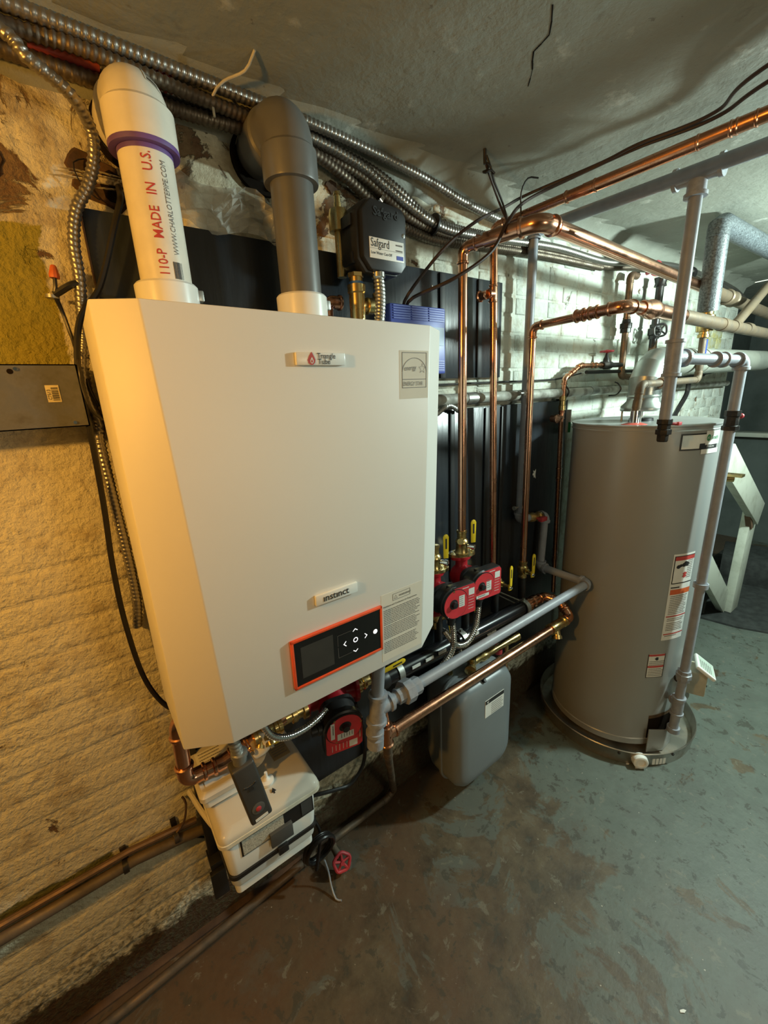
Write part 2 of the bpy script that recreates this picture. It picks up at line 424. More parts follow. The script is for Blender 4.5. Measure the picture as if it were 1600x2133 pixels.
for row in range(34):
    z = .03 + .0655*row
    if z > 2.17: break
    # left of the boiler: thickly painted long courses
    off = (row % 3)*.13
    if z > .10:
        if z < 2.12 and not 1.64 < z < 1.905: brick(rb.choice(left), -.40 + off*.1, z, .0016)
    o2 = .105*(row % 2)
    x = .28 + o2
    while x < 3.93:
        hid = (.10 < x < 1.80 and .32 < z < 1.49) or (.10 < x < 1.31 and 1.61 < z < 1.92) or (x > 2.75 and z < 1.25) or (1.8 < x < 2.75 and z < 1.33) or z < .14
        if not hid and not (.33 < x < .62 and z > 1.93):
            if row % 6 == 5:
                brick(rb.choice(half), x-.053, z); brick(rb.choice(half), x+.053, z)
            else: brick(rb.choice(full), x, z)
        x += .2115
print('bricks', nb)
# broken brick pocket and plastered rib around the vent holes
def blob(o, rx, rz, y0, y1, n=18, seed=1, j=.25):
    r = random.Random(seed); rr = [1+r.uniform(-j, j) for _ in range(n)]
    a = [(o[0]+rx*rr[i]*cos(2*pi*i/n), y0, o[1]+rz*rr[i]*sin(2*pi*i/n)) for i in range(n)]
    b_ = [(o[0]+rx*.85*rr[i]*cos(2*pi*i/n), y1, o[1]+rz*.85*rr[i]*sin(2*pi*i/n)) for i in range(n)]
    return MB().loft([a, b_])
rawbrick = two('raw_broken_brick', (.10,.05,.025), (.05,.03,.015), .4, .6, 30, (.8, .9), (0, 0), .9, 60)
build('broken_patch', blob((.135,1.985), .052, .05, .004, -.006, seed=4), rawbrick, wall)
build('opening_shade_disc', blob((.160,1.978), .026, .032, .0, -.0075, seed=6, j=.12), hole_shade, wall)  # raised black disc painted for the dark of a hole, no recess
build('broken_patch', blob((-.035,1.985), .035, .045, .004, -.006, seed=9), rawbrick, wall)
build('broken_patch', blob((.66,2.085), .018, .016, .004, -.006, seed=11), rawbrick, wall)
build('paint_ridge', blob((.33,1.985), .26, .018, .006, -.012, n=40, seed=12, j=.3), wallm, wall)
for i, (cx, r_, z_) in enumerate(((.203, .066, 2.075), (.473, .070, 2.095))):
    build('vent_sleeve', MB().rev((cx, .01, z_), (0,-1,0), [(0, r_), (.022, r_), (.022, r_-.008), (.012, r_-.010)], 32, False, True), hole_shade, wall)
# ceiling details: crack and spalls
def ribbon(pts, w_, z):
    mb = MB(); r = random.Random(5)
    P = spl(pts, .03)
    for i in range(len(P)-1):
        d = (P[i+1]-P[i]).normalized(); n_ = Vector((-d.y, d.x, 0))*w_*r.uniform(.4, 1)
        mb.quad(P[i]-n_, P[i]+n_, P[i+1]+n_*.8, P[i+1]-n_*.8)
    return mb
build('crack', ribbon([(.807,-.53,2.1945), (.86,-.49,2.1945), (.87,-.45,2.1945), (.91,-.42,2.1945), (.945,-.385,2.1945)], .0018, 0), hole_shade, ceil)
build('crack', ribbon([(.62,-.03,2.1945), (.80,-.035,2.1945), (1.0,-.02,2.1945), (1.25,-.03,2.1945), (1.5,-.02,2.1945)], .006, 0), hole_shade, ceil)
build('plaster_cove', MB().loft([[(x, y+.006*sin(x*23+i), z+.006*sin(x*31+i*2)) for i, (y, z) in enumerate(((.01,2.10),(-.012,2.13),(-.03,2.165),(-.075,2.192),(-.10,2.20),(.01,2.21)))] for x in [(-.6+.1*k) for k in range(47)]]), ceilm, ceil, smooth=60)

# passage at the far right
t = thing('partition', (5.2,-.4,0), 'dark grey concrete half wall in the unlit passage at far right', 'wall')
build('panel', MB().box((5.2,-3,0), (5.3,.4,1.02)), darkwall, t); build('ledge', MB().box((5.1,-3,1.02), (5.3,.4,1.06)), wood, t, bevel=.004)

# ------------------------------------------------------------------ piping kit
def dirs(pts): return [(pts[i+1]-pts[i]).normalized() for i in range(len(pts)-1)]
def fitting_prof(r, L, style):
    if style == 'press':
        R = r*1.10; B = r*1.30; e = r*.22
        return [(0, r*1.0), (0, R*1.02), (e, B), (2*e, B), (3*e, R), (L-3*e, R), (L-2*e, B), (L-e, B), (L, R*1.02), (L, r)]
    if style == 'sweat':
        R = r*1.10; return [(0, r), (0, R), (L*.08, R*1.02), (L-L*.08, R*1.02), (L, R), (L, r)]
    R = r*1.22; B = r*1.45
    return [(0, r), (0, B), (r*.5, B), (r*.55, R), (L-r*.55, R), (L-r*.5, B), (L, B), (L, r)]
def elbow_mesh(P, a, b, r, bend, style):
    # a: incoming direction, b: outgoing
    th = a.angle(b); T = bend*math.tan(th/2); n_ = max(5, int(th/.2)); c = None
    s0 = P - a*T; s1 = P + b*T
    ax = a.cross(b).normalized(); cen = s0 + ax.cross(a)*bend
    arc = [cen + Matrix.Rotation(th*k/n_, 3, ax) @ (s0-cen) for k in range(n_+1)]
    Rr = {'press': 1.12, 'sweat': 1.10, 'thread': 1.30}[style]*r; ext = {'press': 1.5, 'sweat': .9, 'thread': .55}[style]*r
    mb = MB().sweep([s0-a*ext] + arc + [s1+b*ext], Rr, 20)
    for q, d in ((s0-a*ext, a), (s1+b*ext, -b)):
        if style == 'press': mb.rev(q, d, [(0, Rr), (r*.15, r*1.32), (r*.45, r*1.32), (r*.6, Rr)], 20)
        elif style == 'thread': mb.rev(q, d, [(0, r*1.48), (r*.55, r*1.48), (r*.7, Rr)], 20)
        else: mb.rev(q, d, [(0, Rr), (r*.1, Rr*1.05), (r*.3, Rr*1.05), (r*.35, Rr)], 20)
    return mb, T
def run(parent, pts, r, mat, fmat, style='press', bend=1.6, coup=(), n=20):
    pts = [Vector(p) for p in pts]; D = dirs(pts); trims = [0]*len(pts)
    for i in range(1, len(pts)-1):
        mb, T = elbow_mesh(pts[i], D[i-1], D[i], r, bend*r, style)
        trims[i] = T*.98; build('elbow', mb, fmat, parent)
    for i in range(len(pts)-1):
        a = pts[i]+D[i]*trims[i]; b_ = pts[i+1]-D[i]*trims[i+1]
        if (b_-a).length > .002: build('pipe', MB().cyl(a, b_, r, n=n), mat, parent)
    for seg, t_, L in coup:
        p = pts[seg].lerp(pts[seg+1], t_); build('coupling', MB().rev(p-D[seg]*L/2, D[seg], fitting_prof(r, L, style), 20, False, False), fmat, parent)
def tee(parent, P, ax, br, r, mat, style='thread', L=None, name='tee'):
    P = Vector(P); ax = Vector(ax).normalized(); br = Vector(br).normalized(); L = L or r*5
    mb = MB().rev(P-ax*L/2, ax, fitting_prof(r, L, style), 20)
    prof = [(0, r*1.2), (L*.5-r*.55, r*1.2), (L*.5-r*.5, r*1.45), (L*.5, r*1.45)] if style != 'press' else [(0, r*1.1), (L*.5-r*.8, r*1.1), (L*.5-r*.6, r*1.3), (L*.5-r*.2, r*1.3), (L*.5, r*1.1)]
    mb.rev(P, br, prof, 20)
    return build(name, mb, mat, parent)
def armoured(name, pts, r, mat, label, cat='cable', group=None, n=10, parent=None, pitch=.010):
    group = 'armoured cables along the ceiling corner' if name == 'armoured_cable' else 'shiny flexible conduits'
    P = spl(pts, pitch/4)
    mb = MB().sweep(P, r, n, rf=lambda d, a: r*(1+.11*sin(2*pi*d/pitch + a)))
    o = build(name, mb, mat, parent, smooth=80)
    if parent is None: tag(o, label, cat, group)
    return o
def cable(name, pts, r, mat, label, group=None, parent=None):
    o = build(name, MB().sweep(spl(pts, .012), r, 8), mat, parent)
    if parent is None: tag(o, label, 'cable', group)
    return o
def hexnut(mb, p, ax, r, h, n=6): return mb.rev(p, ax, [(0, r*.94), (h*.1, r), (h*.9, r), (h, r*.94)], n)

# ------------------------------------------------------------------ backing boards
t = thing('backing_board', (.09,-.012,1.60), 'upper black painted plywood board on the wall behind boiler top and blue box', 'board')
build('sheet', MB().box((.093,-.030,1.605), (1.328,-.012,1.925)), board, t, bevel=.0015)
build('edge_strip', MB().box((.0905,-.0305,1.605), (.0928,-.012,1.925)), rawwood, t)
for x in (1.015, 1.195, 1.285):
    build('batten', MB().box((x,-.036,1.606), (x+.024,-.0301,1.922)), blackpl, t, bevel=.001)
mbw = MB()
for x, z in ((1.30,1.63),(1.30,1.88),(.985,1.88)): mbw.rev((x,-.0300,z), (0,-1,0), [(0,.004),(.002,.003)], 8)
build('screw', mbw, zinc, t)
t = thing('backing_board', (.09,-.012,.30), 'large lower black painted plywood board behind the pumps and manifold', 'board')
build('sheet', MB().box((.093,-.030,.305), (1.808,-.012,1.502)), board, t, bevel=.0015)
for x in (1.06, 1.245, 1.34): build('batten', MB().box((x,-.036,.75), (x+.022,-.0301,1.498)), blackpl, t, bevel=.001)
build('edge_strip', MB().box((1.8085,-.0305,.305), (1.822,-.012,1.502)), wood, t)
tag(build('paint_scuff', MB(), paper), 'x', 'x') if False else None
build('paint_scuff', blob((1.585,1.20), .013, .020, -.0296, -.0306, seed=31, j=.5), paper, t)
# black condensate end of the board under the boiler
t = thing('mounting_strip', (.085,-.03,.50), 'black steel mounting strip left of the condensate box under boiler', 'bracket')
build('strip', MB().box((.070,-.055,.30), (.092,-.030,.93)), blackpl, t, bevel=.001)
build('foot_bracket', MB().box((.066,-.085,.292), (.11,-.03,.318)).box((.060,-.10,.21), (.10,-.085,.30)), blackpl, t, bevel=.001)

# ------------------------------------------------------------------ boiler
B = thing('wall_boiler', (.38,-.2,.93), 'large white wall-hung boiler with chamfered sides and red-framed display', 'boiler')
def ring(pts, z): return [(x, y, z + dz) for x, y, dz in pts]
top = ring([(.050,-.14,.004),(.050,-.350,.004),(.104,-.400,0),(.633,-.400,-.006),(.706,-.352,-.006),(.706,-.14,-.006)], 1.701)
bot = ring([(.046,-.14,0),(.048,-.330,.004),(.129,-.370,0),(.615,-.370,-.001),(.704,-.318,.006),(.704,-.14,.006)], .926)
build('front_cover', MB().loft([bot, top]), white, B, bevel=.0025, seg=2)
build('back_chassis', MB().loft([[(.052,-.036,.945),(.052,-.1405,.945),(.700,-.1405,.945),(.700,-.036,.945)], [(.056,-.036,1.695),(.056,-.1405,1.695),(.700,-.1405,1.688),(.700,-.036,1.688)]]), white, B, bevel=.002)
U = Vector((1,0,0)); V = Vector((0,.03,-.775)).normalized()*-1; NN = U.cross(V)   # front face frame (V up)
def FP(x, z, d=0):
    return Vector((x, -.4 + .03*(1.70-z)/.775, z)) + NN*d
def plate(x0, x1, z0, z1, d, rnd=.002, base=0):
    return MB().loft([[FP(x0,z0,base),FP(x1,z0,base),FP(x1,z1,base),FP(x0,z1,base)], [FP(x0,z0,d),FP(x1,z0,d),FP(x1,z1,d),FP(x0,z1,d)]])
bd = build('nameplate', plate(.323,.419,1.6165,1.6375,.007), whitepl, B, bevel=.0015)
# flame mark
fl = [(-.0075,-.002),(-.006,-.007),(-.002,-.0095),(.0025,-.0095),(.0065,-.006),(.0075,-.001),(.005,.004),(.001,.0115),(-.004,.005)]
build('flame_mark', MB().prism(fl, FP(.351,1.6268,.0072), U, V, NN*.0004), inkred, bd)
fl2 = [(x*.45, y*.5-.002) for x, y in fl]
build('flame_core', MB().prism(fl2, FP(.3515,1.6262,.0077), U, V, NN*.0003), paper, bd)
fl3 = [(x*.22, y*.25-.003) for x, y in fl]
build('flame_core', MB().prism(fl3, FP(.3515,1.6262,.0081), U, V, NN*.0002), inkred, bd)
text('Tr\u0131angle', .0125, FP(.362,1.6278,.0075), U, V, ink, bd, sx=.9, bold=.00008)
text('Tube', .0125, FP(.363,1.6185,.0075), U, V, ink, bd, sx=.95, bold=.00008)
bd = build('nameplate', plate(.323,.423,1.1565,1.1795,.007), whitepl, B, bevel=.0015)
text('\u0131nst\u0131nct', .0215, FP(.339,1.1625,.0075), U, V, ink, bd, sx=.98, bold=.0002)
lb = build('energy_label', plate(.549,.627,1.5515,1.6455,.0004), clearlbl, B)
mb = MB()
def frame(mb, x0, x1, z0, z1, w_, d=.0008):
    for a in ((x0,x1,z0,z0+w_),(x0,x1,z1-w_,z1),(x0,x0+w_,z0,z1),(x1-w_,x1,z0,z1)):
        mb.quad(FP(a[0],a[2],d),FP(a[1],a[2],d),FP(a[1],a[3],d),FP(a[0],a[3],d))
frame(mb, .556,.622,1.573,1.642,.0012); mb.quad(FP(.556,1.5895,.0008),FP(.622,1.5895,.0008),FP(.622,1.5907,.0008),FP(.556,1.5907,.0008))
for k in range(16):
    a0, a1 = radians(8+k*10.3), radians(18.3+k*10.3)
    c0 = (.589, 1.601)
    def A(a, r): return FP(c0[0]+r*cos(a)*1.0, c0[1]+r*sin(a)*.92, .0008)
    mb.quad(A(a0,.0325),A(a1,.0325),A(a1,.0337),A(a0,.0337))
st = [(cos(radians(90+36*k))*(.0105 if k % 2 == 0 else .0045), sin(radians(90+36*k))*(.0105 if k % 2 == 0 else .0045)) for k in range(10)]
for k in range(10):
    a, b_ = Vector(st[k]), Vector(st[(k+1) % 10]); c_ = Vector((.610, 1.611))
    mb.quad(FP(*(c_+a),.0008), FP(*(c_+b_),.0008), FP(*(c_+b_*.84),.0008), FP(*(c_+a*.84),.0008))
build('emblem', mb, inkgrey, lb)
text('energy', .0135, FP(.5615,1.607,.0008), Vector((1,0,.06)), V, inkgrey, lb, sx=.88)
text('ENERGY STAR', .0115, FP(.5583,1.5775,.0008), U, V, inkgrey, lb, sx=.74)
lb = build('warning_label', plate(.488,.613,.940,1.120,.0004), clearlbl, B)
mb = MB(); frame(mb, .522,.575,1.096,1.113,.001)
tri = [(-.0055,-.0045),(.0055,-.0045),(0,.005)]
for k in range(3):
    a, b_ = Vector(tri[k]), Vector(tri[(k+1) % 3]); c_ = Vector((.531,1.1040))
    mb.quad(FP(*(c_+a),.0008), FP(*(c_+b_),.0008), FP(*(c_+b_*.75),.0008), FP(*(c_+a*.75),.0008))
build('warning_frame', mb, inkgrey, lb)
text('WARNING!', .0075, FP(.5405,1.1018,.0008), U, V, ink, lb, sx=.95)
text('Ventilation and Combustion Air Requirements', .0062, FP(.4935,1.0855,.0008), U, V, ink, lb, sx=.88)
mb = MB()
for z0, rows in ((1.076, 9), (1.033, 8), (.990, 7)):
    scribble(mb, FP(.4945,z0,.0008), U, V, .113, rows, .0046, .0019, int(z0*1000))
build('printed_lines', mb, inkgrey, lb)
cp = build('control_panel', plate(.261,.486,.983,1.0985,.004), orange, B, bevel=.003, seg=3)
mb = MB()
for x0,x1,z0,z1 in ((.261,.486,.983,.9885),(.261,.486,1.093,1.0985),(.261,.2665,.983,1.0985),(.4805,.486,.983,1.0985)):
    mb.loft([[FP(x0,z0,.003),FP(x1,z0,.003),FP(x1,z1,.003),FP(x0,z1,.003)],[FP(x0,z0,.008),FP(x1,z0,.008),FP(x1,z1,.008),FP(x0,z1,.008)]])
build('bezel', mb, orange, cp, bevel=.001)
build('glass_panel', plate(.2665,.4805,.9885,1.093,.0055, base=.0035), glassblk, cp)
build('screen', plate(.281,.356,1.003,1.077,.0058, base=.0054), screen, cp)
mb = MB()
def stroke(mb, pts, w_, d=.0061):
    for i in range(len(pts)-1):
        a, b_ = Vector(pts[i]), Vector(pts[i+1]); dd = (b_-a).normalized(); n_ = Vector((-dd.y, dd.x))*w_/2; e = dd*w_*.4
        mb.quad(FP(*(a-e-n_),d), FP(*(b_+e-n_),d), FP(*(b_+e+n_),d), FP(*(a-e+n_),d))
for cx, cz, dx, dz in ((.412,1.066,0,1),(.411,1.013,0,-1),(.384,1.041,-1,0),(.440,1.040,1,0)):
    tip = Vector((cx+dx*.0025, cz+dz*.0025)); s_ = .0055
    if dx: stroke(mb, [(tip.x-dx*s_, tip.y+s_), tuple(tip), (tip.x-dx*s_, tip.y-s_)], .0018)
    else: stroke(mb, [(tip.x-s_, tip.y-dz*s_*.8), tuple(tip), (tip.x+s_, tip.y-dz*s_*.8)], .0018)
pts = [(.412+.0052*cos(2*pi*k/16), 1.0405+.0052*sin(2*pi*k/16)) for k in range(17)]; stroke(mb, pts, .0018)
build('arrow_keys', mb, glow, cp)
build('power_key', MB().rev(FP(.466,1.039,.0056), NN, [(0,.0058),(.0005,.0055)], 20), glow, cp)
mb = MB(); stroke(mb, [(.402,1.068),(.367,1.068),(.367,1.0425)], .0006); stroke(mb, [(.367,1.0385),(.367,1.013),(.402,1.013)], .0006)
build('guide_line', mb, inkgrey, cp)
# vent collars on top
for x, y in ((.198,-.130), (.470,-.155)):
    cbx = build('vent_collar', MB().rev((x,y,1.69), (0,0,1), [(0,.050),(.02,.050),(.022,.0555),(.088,.0555),(.092,.052),(.092,.046)], 32), whitepl, B)
    build('latch', MB().box((x+.046,y-.02,1.755), (x+.062,y-.002,1.775)), zinc, cbx, bevel=.002)

# ------------------------------------------------------------------ vents
mottled = two('mottled_galvanised', (.26,.26,.25), (.12,.12,.115), .38, .66, 26, (.35, .55), (.75, .6))
def vent(x, y, ztop, r, matp, name, label, colr, zc):
    t = thing(name, (x, y, 1.70), label, 'pipe')
    build('pipe', MB().cyl((x,y,1.74), (x,y,ztop), r, n=110), matp, t)
    R = r*1.15; Rb = R*1.12
    # street elbow: hub, arc to wall
    arc = [(x, y, ztop-.004)]
    bendr = .052; c = Vector((x, y+bendr, ztop+zc))
    for k in range(11):
        a = pi/2*k/10; arc.append((c.x, c.y-bendr*cos(a), c.z+bendr*sin(a)))
    arc.append((x, .0, ztop+zc+bendr)); 
    mb = MB().sweep(arc, R, 32); e = build('elbow', mb, matp, t)
    build('hub', MB().rev((x,y,ztop-.018), (0,0,1), [(0,r*1.01),(0,R*1.09),(.004,R*1.11),(.058,R*1.11),(.064,R*1.0)], 40), matp, e)
    build('hub', MB().rev((x,y+.064,ztop+zc+bendr), (0,1,0), [(0,R),(.004,R*1.09),(.06,R*1.09)], 40), matp, e)
    return t, e
tv, ev = vent(.200, -.130, 2.012, .0445, pvc, 'exhaust_vent', 'white plastic vent pipe elbowing into wall above boiler left side', None, .020)
build('primer_ring', MB().rev((.200,-.130,1.984), (0,0,1), [(0,.0447),(.004,.0450),(.012,.0450)], 40, False, False), purple, tv)
build('primer_ring', MB().rev((.200,-.130,1.991), (0,0,1), [(0,.0459),(0,.0565),(.005,.0571),(.0075,.0571)], 40, False, False), purple, tv)
def wrapper(cx, cy, r, a0, z0, R=.0447):
    # text running up the pipe: x-> z, y -> angle to the left
    def f(x, y):
        a = a0 - y/R; return Vector((cx+R*1.008*cos(a), cy+R*1.008*sin(a), z0+x))
    return f
text('110-P   MADE   IN   U.S.', .023, (0,0,0), (0,0,1), (-1,0,0), inkred, tv, sx=.82, wrap=wrapper(.200,-.130,.0445, radians(-92), 1.788), bold=.0002)
text('WWW.CHARLOTTEPIPE.COM', .014, (0,0,0), (0,0,1), (-1,0,0), inkgrey, tv, sx=.78, wrap=wrapper(.200,-.130,.0445, radians(-62), 1.825))
mb = MB(); wr = wrapper(.200,-.130,.0445, radians(-60), 1.785); rr_ = random.Random(2); yy = 0
while yy < .017:
    w_ = rr_.choice((.0005,.001,.0015)); mb.add([wr(0,yy), wr(.028,yy), wr(.028,yy+w_), wr(0,yy+w_)], [(0,1,2,3)]); yy += w_+rr_.choice((.0006,.0011))
build('barcode', mb, ink, tv)
# bar code sticker high on the elbow
c_ = Vector((.200,-.078,2.032)); mb = MB(); mbs = MB()
def elb(u_, v_, R=.0518):   # u_: angle round section, v_: arc angle
    rad = .052 + R*cos(u_)
    return Vector((.200 + R*sin(u_), c_.y-rad*cos(v_), c_.z+rad*sin(v_)))
for k in range(5):
    for j in range(6):
        u0, v0 = radians(15+k*7), radians(34+j*5)
        mbs.quad(elb(u0,v0), elb(u0+radians(7),v0), elb(u0+radians(7),v0+radians(5)), elb(u0,v0+radians(5)))
for k in range(14):
    v0 = radians(35+k*2); w_ = radians(rr_.choice((.5,1,1.3)))
    for j in range(3):
        u0 = radians(18+j*7); mb.quad(elb(u0,v0,.0522), elb(u0+radians(7),v0,.0522), elb(u0+radians(7),v0+w_,.0522), elb(u0,v0+w_,.0522))
sk = build('sticker', mbs, pvc, ev); 
build('barcode', mb, ink, ev)
tv, ev = vent(.470, -.155, 2.010, .0445, cpvc, 'intake_vent', 'dark grey plastic vent pipe elbowing into wall above boiler centre', None, .045)
text('CPVC  SCH 40  3"  PIPE', .010, (0,0,0), (0,0,1), (-1,0,0), inkgrey, tv, sx=.9, wrap=wrapper(.470,-.155,.0445, radians(-125), 1.80))

# ------------------------------------------------------------------ low water cut-off
t = thing('low_water_cutoff', (.66,-.14,1.70), 'black low water cut-off control box on brass tee above boiler', 'control')
oct_ = [(-.068,-.050),(-.045,-.078),(.050,-.078),(.067,-.058),(.069,.052),(.055,.070),(-.040,.078),(-.068,.050)]
cx, cz = .688, 1.926
build('housing', MB().prism(oct_, (cx,-.165,cz), (1,0,0), (0,0,1), (0,.075,0)), blackpl, t, bevel=.003)
build('cover', MB().prism([(x*.96+.004, y*.96) for x, y in oct_], (cx,-.182,cz), (1,0,0), (0,0,1), (0,.018,0)), blackpl, t, bevel=.004)
mb = MB()
for z in (-.045, .035): mb.box((cx-.073,-.150,cz+z-.012), (cx-.067,-.110,cz+z+.012))
build('hinge', mb, blackpl, t)
lb = build('label', MB().box((cx-.044,-.1832,cz-.050), (cx+.060,-.1818,cz-.006)), paper, t, bevel=.0004)
NX = Vector((1,0,0)); NZ = Vector((0,0,1))
text('Safgard', .0255, (cx-.041,-.1835,cz-.0255), NX, NZ, ink, lb, sx=.76)
text('Low Water Cut-Off', .0085, (cx-.041,-.1835,cz-.041), NX, NZ, ink, lb, sx=.9, bold=.0001)
text('(c) Taco', .006, (cx+.034,-.1835,cz-.017), NX, NZ, inkgrey, lb) if False else None
mb = MB(); mb.quad((cx-.047,-.1835,cz-.0295),(cx+.056,-.1835,cz-.0295),(cx+.056,-.1835,cz-.0288),(cx-.047,-.1835,cz-.0288)); scribble(mb, (cx+.034,-.1835,cz-.016), NX, NZ, .022, 1, .01, .0035, 3); scribble(mb, (cx+.034,-.1835,cz-.0275), NX, NZ, .022, 1, .01, .003, 4)
build('printed_lines', mb, inkgrey, lb)
build('emblem', MB().box((cx+.036,-.1838,cz-.046), (cx+.057,-.1832,cz-.037)), blue, lb)
text('Safgard', .026, (cx-.030,-.1825,cz+.040), NX, NZ, blackpl, t, name='embossed_lettering', ext=.0012, bold=.0006)
build('screw', MB().rev((cx+.060,-.1815,cz+.010), (0,-1,0), [(0,.005),(.001,.005),(.0015,.003)], 14), chrome, t)
# brass under it
bt = build('brass_tee', MB().rev((.632,-.135,1.725), (0,0,1), [(0,.022),(.008,.022),(.010,.0195),(.080,.0195),(.083,.0225),(.100,.0225),(.102,.017)], 24), brass, t)
build('tee_branch', MB().rev((.640,-.135,1.780), (1,0,0), [(0,.014),(.018,.014),(.020,.020),(.036,.020),(.038,.013),(.044,.013)], 20), brass, bt)
build('locknut', hexnut(MB(), (.632,-.135,1.842), (0,0,1), .020, .010), brass, t)
build('nipple', MB().cyl((.632,-.135,1.825), (.632,-.135,1.85), .0165), brass, t)
build('thread_tape', MB().rev((.632,-.135,1.826), (0,0,1), [(0,.0175),(.004,.0178),(.006,.0172)], 20), bluetape, t)
build('brass_elbow', MB().sweep(spl([(.682,-.133,1.780),(.696,-.130,1.783),(.705,-.125,1.798),(.706,-.122,1.815)], .006), .0145, 16), brass, t)
build('nipple', MB().cyl((.706,-.122,1.81), (.706,-.122,1.85), .010), brass, t)
build('thread_tape', MB().rev((.706,-.122,1.816), (0,0,1), [(0,.0108),(.010,.011)], 16), bluetape, t)
armoured('flex_conduit', [(.640,-.20,1.66),(.645,-.195,1.70),(.662,-.186,1.745),(.674,-.176,1.80),(.678,-.166,1.850)], .0125, zinc, '', parent=t, pitch=.009, n=14)
build('conduit_connector', MB().rev((.678,-.166,1.836), (0,0,1), [(0,.014),(.004,.017),(.014,.017)], 16), chrome, t)
t = thing('air_vent', (.610,-.10,1.98), 'brass air vent cap peeking over black control box', 'air vent')
build('body', MB().rev((.624,-.085,1.852), (0,0,1), [(0,.012),(.10,.012),(.10,.024),(.135,.024),(.148,.021),(.150,.009)], 24), brass, t)
build('cap', MB().rev((.624,-.085,2.000), (0,0,1), [(0,.009),(.014,.009),(.015,.0075),(.03,.0075),(.031,.009),(.038,.007)], 16), brass, t)
t = thing('copper_stub', (.578,-.1,1.70), 'short copper pipe with elbow left of the brass tee above boiler', 'pipe')
run(t, [(.578,-.075,1.66),(.578,-.075,1.795),(.612,-.075,1.795)], .0143, copper, copper, 'press', 1.5)
build('coupling', MB().rev((.578,-.075,1.745), (0,0,1), fitting_prof(.0143, .045, 'press'), 20, False, False), copper, t)

# ------------------------------------------------------------------ blue relay box
t = thing('relay_box', (.89,-.06,1.615), 'blue plastic zone relay box mounted behind boiler top right corner', 'control box')
build('enclosure', MB().box((.775,-.082,1.618), (.992,-.030,1.808)), blue, t, bevel=.005, seg=3)
for k in range(3):
    mb = MB()
    x0 = .786+k*.068
    for j in range(6): mb.box((x0,-.0850,1.768+j*.0065), (x0+.062,-.0822,1.7715+j*.0065))
    build('vent_louvres', mb, blue, t)
mb = MB()
for j in range(5): mb.box((.93,-.0850,1.627+j*.0065), (.984,-.0822,1.6305+j*.0065))
build('vent_louvres', mb, blue, t)
lb = build('label', MB().box((.80,-.0835,1.700), (.984,-.0822,1.752)), simple('pale_blue_label', (.25,.34,.52), .4), t)
mb = MB(); scribble(mb, (.806,-.0838,1.742), NX, NZ, .16, 4, .010, .004, 8); build('printed_lines', mb, paper, lb)
tag(build('paper_tag', MB().prism([(0,0),(.028,-.002),(.045,.022),(.018,.014)], (.672,-.150,1.700), (1,0,0), (0,0,1), (0,.0006,0)), paper), 'folded paper tag poking up behind the boiler by flexible conduit', 'paper')

# ------------------------------------------------------------------ copper risers
ca = thing('copper_riser', (1.052,-.10,1.10), 'thickest bright copper riser, climbing from back pump and turning over to the right', 'pipe', 'copper risers on the boards')
run(ca, [(1.052,-.10,1.075),(1.048,-.10,1.975),(1.105,-.326,1.985),(2.86,-.326,1.925)], .0143, copper_new, copper_new, 'press', 1.7)
# heavier main beyond the elbow
build('pipe', MB().cyl((1.175,-.326,1.9825), (2.86,-.326,1.925), .0205, n=24), copper_new, ca)
build('elbow', elbow_mesh(Vector((1.105,-.326,1.985)), Vector((.057,-.226,.01)).normalized(), Vector((1,0,-.034)).normalized(), .0205, .036, 'press')[0], copper_new, ca)
build('pipe', MB().cyl((1.066,-.17,1.979), (1.098,-.30,1.984), .0205), copper_new, ca)
build('coupling', MB().rev((2.35,-.326,1.9425), (1,0,-.034), fitting_prof(.0205, .08, 'press'), 20, False, False), copper_old, ca)
build('pipe', MB().cyl((2.42,-.326,1.9398), (3.6,-.326,1.90), .026, n=20), copper_grime, ca)
build('coupling', MB().rev((2.60,-.326,1.9335), (1,0,-.034), fitting_prof(.027, .10, 'press'), 20, False, False), copper_grime, ca)
cb = thing('copper_riser', (1.235,-.075,.92), 'second copper riser, running up to the ceiling and out over the room', 'pipe', 'copper risers on the boards')
run(cb, [(1.250,-.085,.86),(1.206,-.085,2.060),(1.262,-.90,2.075)], .0125, copper, copper, 'press', 1.8, coup=((1,.34,.085),(1,.70,.075),(1,.755,.05)))
build('pipe', MB().cyl((1.262,-.90,2.075), (1.478,-4.08,2.118), .0148), copper, cb)
build('pipe', MB().cyl((1.226,-.37,2.0655), (1.262,-.90,2.075), .0148), copper, cb)
tee(cb, (1.2105,-.085,1.868), (0,0,1), (-1,.0,-.1), .0115, copper, 'press', .055)
build('stub_cap', MB().rev((1.180,-.070,1.863), (0,1,0), [(-.014,.010),(-.012,.014),(.010,.014),(.012,.018),(.018,.018),(.020,.010)], 18), copper, cb)
cc = thing('copper_riser', (1.425,-.10,.86), 'third copper riser, elbowing out below the main and over the water heater', 'pipe', 'copper risers on the boards')
run(cc, [(1.430,-.10,.845),(1.418,-.10,1.775),(1.42,-.415,1.787)], .0130, copper_new, copper, 'press', 1.7, coup=())
run(cc, [(1.42,-.27,1.784),(1.42,-.418,1.788),(1.56,-.418,1.791)], .0165, copper, copper, 'press', 1.6, coup=((0,.05,.035),(0,.35,.035)))
build('coupling', MB().rev((1.53,-.418,1.791), (1,0,0), [(0,.017),(0,.020),(.012,.024),(.022,.021),(.035,.024),(.05,.0265),(.062,.0300),(.085,.0300),(.095,.027),(.11,.0255),(.12,.022)], 24), copper, cc)
build('pipe', MB().cyl((1.60,-.418,1.791), (1.86,-.417,1.788), .0225), copper_new, cc)
build('pipe', MB().cyl((1.86,-.417,1.788), (3.1,-.415,1.775), .0235), copper_grime, cc)
